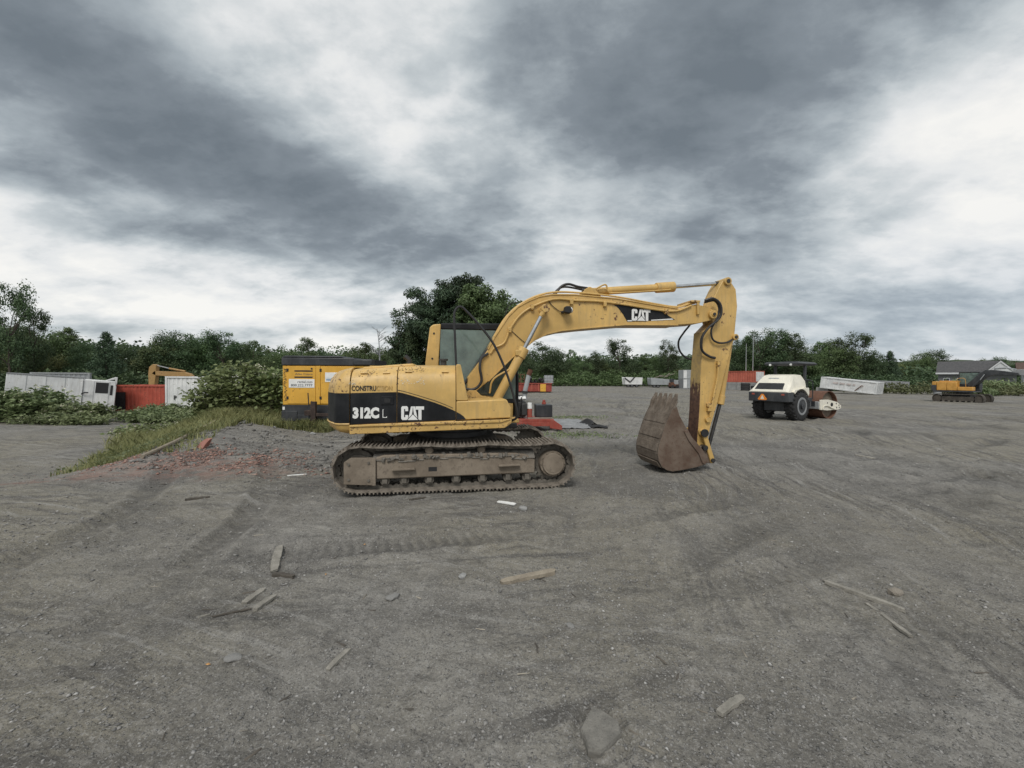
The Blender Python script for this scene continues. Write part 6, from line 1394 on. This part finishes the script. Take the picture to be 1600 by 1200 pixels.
# ---- grass on the bank
def grass():
    rng = np.random.RandomState(51); n = 30000
    y = rng.uniform(9.1, 16.5, n); e = rng.normal(.0, 1.0, n) * (.50 + .08 * (y - 7)) - .70; e = np.clip(e, -2.3, 1.0); x = -7.3 - .42 * (y - 8) + e
    # the wider grassy shelf below the shrubs and the compressor
    m = 30000; x2 = rng.uniform(-12.5, -5.6, m); y2 = rng.uniform(12.9, 15.2, m); x = np.concatenate([x, x2]); y = np.concatenate([y, y2])
    d = fbm(x * .7, y * .7, 3, 91); keep = rng.rand(len(x)) < np.clip(.55 + 1.3 * d, .06, 1); x, y = x[keep], y[keep]; n = len(x)
    hh = rng.uniform(.10, .31, n) * (1 + .9 * np.clip(fbm(x * .5, y * .5, 2, 95), -.5, 1)) * (.55 + .85 * sst(9, 14, y)); a = rng.uniform(0, 2 * PI, n); w_ = rng.uniform(.006, .013, n)
    z = tz(x, y) - .01; lean = rng.normal(size=(n, 2)) * .35
    B = np.stack([x, y, z], 1); s = np.stack([np.cos(a), np.sin(a), 0 * a], 1) * w_[:, None]
    mid = B + np.stack([lean[:, 0] * hh * .3, lean[:, 1] * hh * .3, hh * .6], 1); tip = B + np.stack([lean[:, 0] * hh, lean[:, 1] * hh, hh], 1)
    V = np.stack([B - s, B + s, mid + s * .7, tip, mid - s * .7], 1).reshape(-1, 3); F = np.arange(5 * n).reshape(-1, 5)
    tag(np_mesh('grass', V, F, M_['grass']), 'wild grass growing along the bank left of the excavator', None, None, 'stuff')
    # scrubby weeds among it
    P = np.stack([x, y, z + hh * .4 + rng.rand(n) * .1], 1)[rng.rand(n) < .22]; V, F = leaves(P, .07, rng, up=.8, aspect=.6)
    tag(np_mesh('weeds', V, F, M_['knotdark']), 'leafy weeds mixed into the bank grass', None, None, 'stuff')
    # sparse green tufts by the tarp
    k = 1500; x = np.concatenate([rng.normal(1.9, .7, k // 2), rng.normal(2.6, .8, k // 2)]); y = np.concatenate([rng.normal(12.9, .35, k // 2), rng.normal(18.6, .5, k // 2)]); z = tz(x, y); V, F = leaves(np.stack([x, y, z + .02], 1), .07, rng, up=.5, aspect=.4)
    tag(np_mesh('weeds', V, F, M_['knotdark']), 'sparse weeds on the gravel around the tarp', None, None, 'stuff')
grass()

# ------------------------------------------------------------------ loose things on the ground
def rock_mesh(rng, n=2):
    bm = bmesh.new(); bmesh.ops.create_icosphere(bm, subdivisions=n, radius=1); k = rng.uniform(0, 50)
    for v in bm.verts:
        p = v.co; v.co = p * (1 + .28 * float(pn(np.array([p.x * 1.5 + k]), np.array([p.y * 1.5 + p.z]), 3)[0]) + .12 * float(pn(np.array([p.x * 4 + k]), np.array([p.z * 4 + p.y * 2]), 5)[0]))
    me = bpy.data.meshes.new('rock'); bm.to_mesh(me); bm.free(); return me
# half-buried flat rock in the foreground
def big_rock():
    out = [(.355, 1.925), (.352, 1.98), (.336, 2.05), (.368, 2.10), (.425, 2.19), (.47, 2.165), (.50, 2.14), (.555, 2.09), (.55, 2.02), (.47, 1.95), (.42, 1.915)]
    z = tzf(.45, 2.05); c = (.45, 2.05); rings = []
    for s_, dz in ((.92, -.06), (.91, .004), (.86, .016), (.84, .017)):
        rings.append([(c[0] + (x - c[0]) * s_, c[1] + (y - c[1]) * s_, z + .012 + dz + .008 * math.sin(7 * i + s_ * 5) * (dz > 0)) for i, (x, y) in enumerate(out)])
    o = MB().loft(rings).build('rock', mud('tan_rock', (.155, .148, .132), (.225, .214, .19), (.105, .10, .09), 14, .9), None, 0, ang=18)
    tag(o, 'flat tan rock half buried in the gravel at the bottom of the photo', 'rock')
big_rock()
def plank(name, a, b, w_, t, label, mat='wood', lift=0., group=None, split=False, cat='plank'):
    a, b = Vector((a[0], a[1], 0)), Vector((b[0], b[1], 0)); d = b - a; L = d.length; c = (a + b) / 2; an = math.atan2(d.y, d.x); rn = random.Random(int(c.x * 1000))
    mb = MB(); n = 12; rings = []; tw = rn.uniform(-.12, .12); m_ = 8
    for k in range(n + 1):
        x = -L / 2 + L * k / n; f = k / n; end = .78 + .22 * min(1, 6 * min(f, 1 - f)); ww = w_ * end * (1 + .10 * rn.uniform(-1, 1)); tt = t * (1 + .16 * rn.uniform(-1, 1)); ring = []
        for q, (yy, zz) in enumerate(((-.5, -.5), (.0, -.5), (.5, -.5), (.5, .1), (.47, .5), (.12, .46), (-.2, .5), (-.48, .46))):
            e = rn.uniform(-.05, .05) * L if k in (0, n) else 0; y_ = yy * ww + .05 * w_ * math.sin(5 * f + tw * 9) + rn.uniform(-.03, .03) * w_; z_ = zz * tt + tw * yy * ww
            ring.append((x + e * .55, y_, z_ + .12 * t * math.sin(3 * f)))
        rings.append(ring)
    mb.loft(rings)
    za, zb = tzf(a.x, a.y), tzf(b.x, b.y)
    o = mb.build(name, M_[mat], None, .002, ang=40, loc=(c.x, c.y, max((za + zb) / 2, tzf(c.x, c.y)) + t * .22 + lift), rot=(rn.uniform(-.05, .05), -math.atan2(zb - za, L), an))
    tag(o, label, cat, group)
M_['wood2'] = mud('grey_weathered_wood', (.20, .188, .162), (.31, .292, .255), (.11, .102, .09), 12, .5)
M_['woodtan'] = mud('tan_broken_wood', (.235, .20, .155), (.33, .285, .22), (.14, .118, .09), 12, .5)
M_['wooddark'] = mud('dark_damp_wood', (.06, .052, .043), (.10, .088, .072), (.04, .035, .03), 12, .5)
plank('plank', (-2.12, 3.76), (-2.38, 4.31), .075, .022, 'long pale grey plank left of the middle foreground', 'wood2', .012)
plank('plank', (-.08, 3.53), (.39, 3.77), .07, .036, 'tan broken timber lying right of the photo centre', 'woodtan')
plank('plank', (-2.03, 3.19), (-2.02, 3.42), .055, .025, 'short weathered stick, left one of the pair below the long plank', 'wood2')
plank('plank', (-1.87, 3.06), (-1.87, 3.31), .05, .022, 'short weathered stick, right one of the pair below the long plank', 'wood2')
plank('plank', (-2.09, 3.69), (-1.88, 3.64), .05, .03, 'short dark piece of wood at the end of the long grey plank', 'wooddark')
plank('plank', (-1.09, 2.49), (-1.03, 2.67), .04, .02, 'small grey plank piece alone in the lower left foreground', 'wood2')
plank('plank', (1.08, 2.16), (1.26, 2.265), .045, .022, 'small split plank right of the foreground rock', 'wood2')
plank('plank', (2.66, 3.56), (2.97, 3.16), .035, .03, 'long thin dark stake pointing right in the right foreground', 'wood2')
plank('plank', (2.75, 3.24), (2.68, 2.80), .03, .02, 'thin half-buried stick below the long stake', 'wood2')
plank('plank', (-.80, 2.115), (-.75, 2.07), .022, .012, 'tiny wood chip at the bottom edge left of the rock', 'wood2')
plank('plank', (-3.90, 7.33), (-3.64, 7.47), .05, .015, 'small white strip on the gravel left of the tracks', 'white', cat='scrap')
plank('plank', (7.98, 9.79), (8.24, 9.56), .07, .03, 'short pale stick in the rutted ground below the roller', 'wood2')
plank('plank', (-.19, 5.87), (.06, 5.74), .06, .02, 'white scrap of board just in front of the excavator tracks', 'white', cat='scrap')
plank('plank', (-2.22, 2.98), (-2.19, 3.05), .018, .01, 'pale twig left of the stick pair', 'wood2')
plank('plank', (-2.14, 3.0), (-1.92, 3.10), .014, .01, 'dark thin root lying right of the pale twig', 'wooddark')
plank('plank', (-1.45, 5.95), (-1.22, 6.02), .04, .02, 'dark bark strip before the left end of the tracks', 'wooddark')
plank('plank', (-4.62, 5.95), (-4.35, 6.06), .05, .03, 'dark wood piece in the left middle ground', 'wooddark')
# brick-coloured things on the bank
def bank_things():
    z = tzf(-7.0, 9.6)
    o = MB().loft([[(-.17, -.10, -.03), (.10, -.10, -.03), (.12, .10, -.03), (-.15, .10, -.03)], [(-.10, .02, .12), (.16, .02, .15), (.17, .18, .14), (-.08, .18, .11)], [(-.02, .14, .20), (.20, .14, .24), (.20, .22, .23), (.0, .22, .20)]]).build('broken_slab', M_['brickred'], None, .008, loc=(-6.85, 9.35, z + .01), rot=(.35, .1, -.3)); o.scale = (.72, .72, .62); tag(o, 'salmon red broken slab lying on the bank of rubble', 'slab')
    za, zb = tzf(-8.0, 8.7), tzf(-9.7, 13.6)
    m = MB().tube([(-7.55, 8.6, tzf(-7.55, 8.6) + .05), (-7.8, 9.8, tzf(-7.8, 9.8) + .06), (-8.2, 11.0, tzf(-8.2, 11.0) + .06), (-8.6, 12.0, tzf(-8.6, 12.0) + .08), (-9.1, 13.2, tzf(-9.1, 13.2) + .14)], .042, 8, sub=3)
    tag(m.build('pole', M_['woodtan'], None), 'long pale wooden pole lying up the grassy bank', 'pole')
    rn = random.Random(12)
    for k, (x, y, s_, lab, mt) in enumerate(((-8.3, 13.0, .14, 'grey boulder on the bank grass by the long pole', 'concrete'), (-5.85, 12.4, .09, 'pale stone in the grass below the compressor', 'concrete'), (-7.2, 12.8, .07, 'pale stone near the top of the bank', 'concrete'), (-8.35, 10.1, .12, 'pale stone beside the long pole on the bank', 'concrete'), (3.10, 3.38, .06, 'small tan sandstone lump beside the long stake', 'wood'), (-.42, 3.64, .04, 'small pale stone near the tan timber', 'concrete'), (.16, 5.62, .06, 'grey clod before the tracks', 'concrete'))):
        me = rock_mesh(rn); me.materials.append(M_[mt]); smooth(me, 25); o = obj_of('rock', me, None, (x, y, tzf(x, y) + s_ * .25), (0, 0, rn.random() * 6), (s_, s_ * .8, s_ * .55)); tag(o, lab, 'rock')
M_['brickred'] = mud('brick_rubble_red', (.27, .115, .088), (.36, .18, .145), (.19, .09, .07), 6, .4)
bank_things()
M_['stonegrey'] = mud('pale_stone', (.20, .196, .188), (.29, .285, .272), (.15, .146, .14), 18, .5)
# flat pale stones pressed into the foreground
rn = random.Random(5)
for k, (x, y, s_, lab) in enumerate(((-1.71, 2.58, .055, 'flat pale stone left of the lone grey plank'), (-.93, 3.30, .06, 'flat pale stone above the lone grey plank'), (.42, 2.95, .035, 'round pale pebble above the foreground rock'))):
    me = rock_mesh(rn); me.materials.append(M_['stonegrey']); smooth(me, 30); o = obj_of('rock', me, None, (x, y, tzf(x, y) + .006), (0, 0, k), (s_, s_ * .75, s_ * .3)); tag(o, lab, 'rock')
# fallen leaves
for k, (x, y, lab) in enumerate(((-1.83, 2.53, 'orange fallen leaf at the lower left'), (-1.55, 4.45, 'pale orange leaf above the long plank'), (-1.62, 3.67, 'small tan leaf right of the long plank'))):
    o = MB().add([(-.016, 0, 0), (0, .008, .006), (.017, .002, .002), (.002, -.009, .006)], [(0, 1, 2, 3)]).build('fallen_leaf', M_['leaf_orange'] if 'leaf_orange' in M_ else M_.setdefault('leaf_orange', plain('orange_leaf', (.62, .33, .12), .6)), None, loc=(x, y, tzf(x, y) + .012), rot=(.2, .1, k)); o.modifiers.new('t', 'SOLIDIFY').thickness = .001; tag(o, lab, 'leaf')

# ---- gravel: thousands of stones as one mass
def scatter_stones(name, label, X_, Y_, size, rng, mat, flat=.55):
    oct_v = np.array([(1, 0, 0), (-1, 0, 0), (0, 1, 0), (0, -1, 0), (0, 0, 1), (0, 0, -1)], float); f = np.array([(0, 2, 4), (2, 1, 4), (1, 3, 4), (3, 0, 4), (2, 0, 5), (1, 2, 5), (3, 1, 5), (0, 3, 5)])
    n = len(X_); V = oct_v[None] * (1 + rng.uniform(-.35, .35, (n, 6, 1))); V = V + rng.uniform(-.25, .25, (n, 6, 3))
    V[:, :, 2] *= flat; V[:, :, 0] *= rng.uniform(.8, 1.5, n)[:, None]; a = rng.uniform(0, 2 * PI, n); c, s_ = np.cos(a)[:, None], np.sin(a)[:, None]
    vx = V[:, :, 0] * c - V[:, :, 1] * s_; vy = V[:, :, 0] * s_ + V[:, :, 1] * c; V = np.stack([vx, vy, V[:, :, 2]], -1) * size[:, None, None]
    V += np.stack([X_, Y_, tz(X_, Y_) + size * .12], 1)[:, None, :]
    F = (f[None] + 6 * np.arange(n)[:, None, None]).reshape(-1, 3)
    tag(np_mesh(name, V.reshape(-1, 3), F, mat), label, None, None, 'stuff')
def island_mat(name, stops, rough=.9):
    m, t, b = new_mat(name); g = t.node('ShaderNodeNewGeometry'); k = t.ramp(g.outputs['Random Per Island'], stops); n = t.noise(coords(t), 40, 4, .6)
    t.put(b.inputs['Base Color'], t.mix(t.mapr(n, .35, .7, 0, .35), k, (.10, .095, .088))); b.inputs['Roughness'].default_value = rough; return m
def gravel():
    rng = np.random.RandomState(61); n = 80000
    r = 1.3 * np.exp(rng.rand(n) ** .85 * math.log(16 / 1.3)); a = rng.uniform(R(-57), R(57), n); x = r * np.sin(a); y = r * np.cos(a)
    d = fbm(x * .8, y * .8, 3, 101) + .6 * fbm(x * 2.7, y * 2.7, 2, 104); keep = rng.rand(n) < np.clip(.42 + 1.5 * d, .05, 1); x, y, r = x[keep], y[keep], r[keep]; n = len(x)
    size = (.0022 + .0075 * rng.rand(n) ** 5) * (1 + .16 * r) 
    scatter_stones('gravel', 'loose grey shale chips scattered over the yard', x, y, size, rng, island_mat('shale_chips', [(0, (.13, .127, .122)), (.45, (.20, .195, .187)), (.8, (.29, .28, .265)), (.95, (.36, .35, .335)), (1, (.46, .45, .43))]))
    # clods and lumps of spoil on the bank
    n = 2600; yb = rng.uniform(7.8, 13.2, n); xb = -7.3 - .42 * (yb - 8) + rng.uniform(-.3, 4.6, n); k = rng.rand(n) < np.clip(.5 + 1.6 * fbm(xb * .9, yb * .9, 3, 140), .02, 1); xb, yb = xb[k], yb[k]
    scatter_stones('soil_clods', 'dark clods and lumps of spoil on the bank', xb, yb, .012 + .05 * rng.rand(len(xb)) ** 3.5, rng, island_mat('spoil_clods', [(0, (.09, .086, .08)), (.5, (.15, .144, .134)), (.9, (.22, .212, .198)), (1, (.33, .32, .30))]), .7)
    # brick rubble on the bank
    n = 5200; u = rng.normal(size=n) * 1.3; x = -6.6 + u * 1.15 + rng.normal(size=n) * .25; y = 8.75 - .30 * u + rng.normal(size=n) * .42
    m = 1300; x = np.concatenate([x, rng.normal(-5.55, .55, m)]); y = np.concatenate([y, rng.normal(9.2, .28, m)])
    d = fbm(x * 1.3, y * 1.3, 3, 120); k = rng.rand(len(x)) < np.clip(.5 + 1.5 * d, .03, 1); x, y = x[k], y[k]
    scatter_stones('brick_rubble', 'crushed salmon brick rubble strewn over the bank', x, y, .010 + .03 * rng.rand(len(x)) ** 3, rng, island_mat('brick_bits', [(0, (.11, .085, .075)), (.4, (.22, .125, .10)), (.75, (.33, .18, .14)), (1, (.44, .30, .25))]))
gravel()

def splinters():
    """bark, slivers and twig bits trodden into the gravel"""
    rng = np.random.RandomState(71); n = 170; r = 1.7 * np.exp(rng.rand(n) * math.log(11 / 1.7)); a = rng.uniform(R(-55), R(55), n); x = r * np.sin(a); y = r * np.cos(a); L = rng.uniform(.008, .035, n) * (1 + .08 * r); w_ = L * rng.uniform(.08, .22, n); t = rng.uniform(0, PI, n)
    V = []; F = []
    for i in range(n):
        c, s_ = math.cos(t[i]), math.sin(t[i]); z = tzf(x[i], y[i]) + .002; o = len(V); h = w_[i] * .7
        for u, v, q in ((-1, -1, 0), (1, -.6, 0), (1, .6, 0), (-1, 1, 0), (-.9, -.6, 1), (.95, -.3, 1), (.95, .3, 1), (-.9, .6, 1)): lx, ly = u * L[i], v * w_[i]; V.append((x[i] + lx * c - ly * s_, y[i] + lx * s_ + ly * c, z + q * h))
        F += [(o, o + 1, o + 5, o + 4), (o + 1, o + 2, o + 6, o + 5), (o + 2, o + 3, o + 7, o + 6), (o + 3, o, o + 4, o + 7), (o + 4, o + 5, o + 6, o + 7)]
    tag(np_mesh('wood_splinters', V, F, island_mat('wood_bits', [(0, (.06, .052, .042)), (.4, (.13, .112, .09)), (.75, (.24, .215, .175)), (1, (.42, .38, .31))])), 'small wood splinters and bark bits strewn over the gravel', None, None, 'stuff')
splinters()
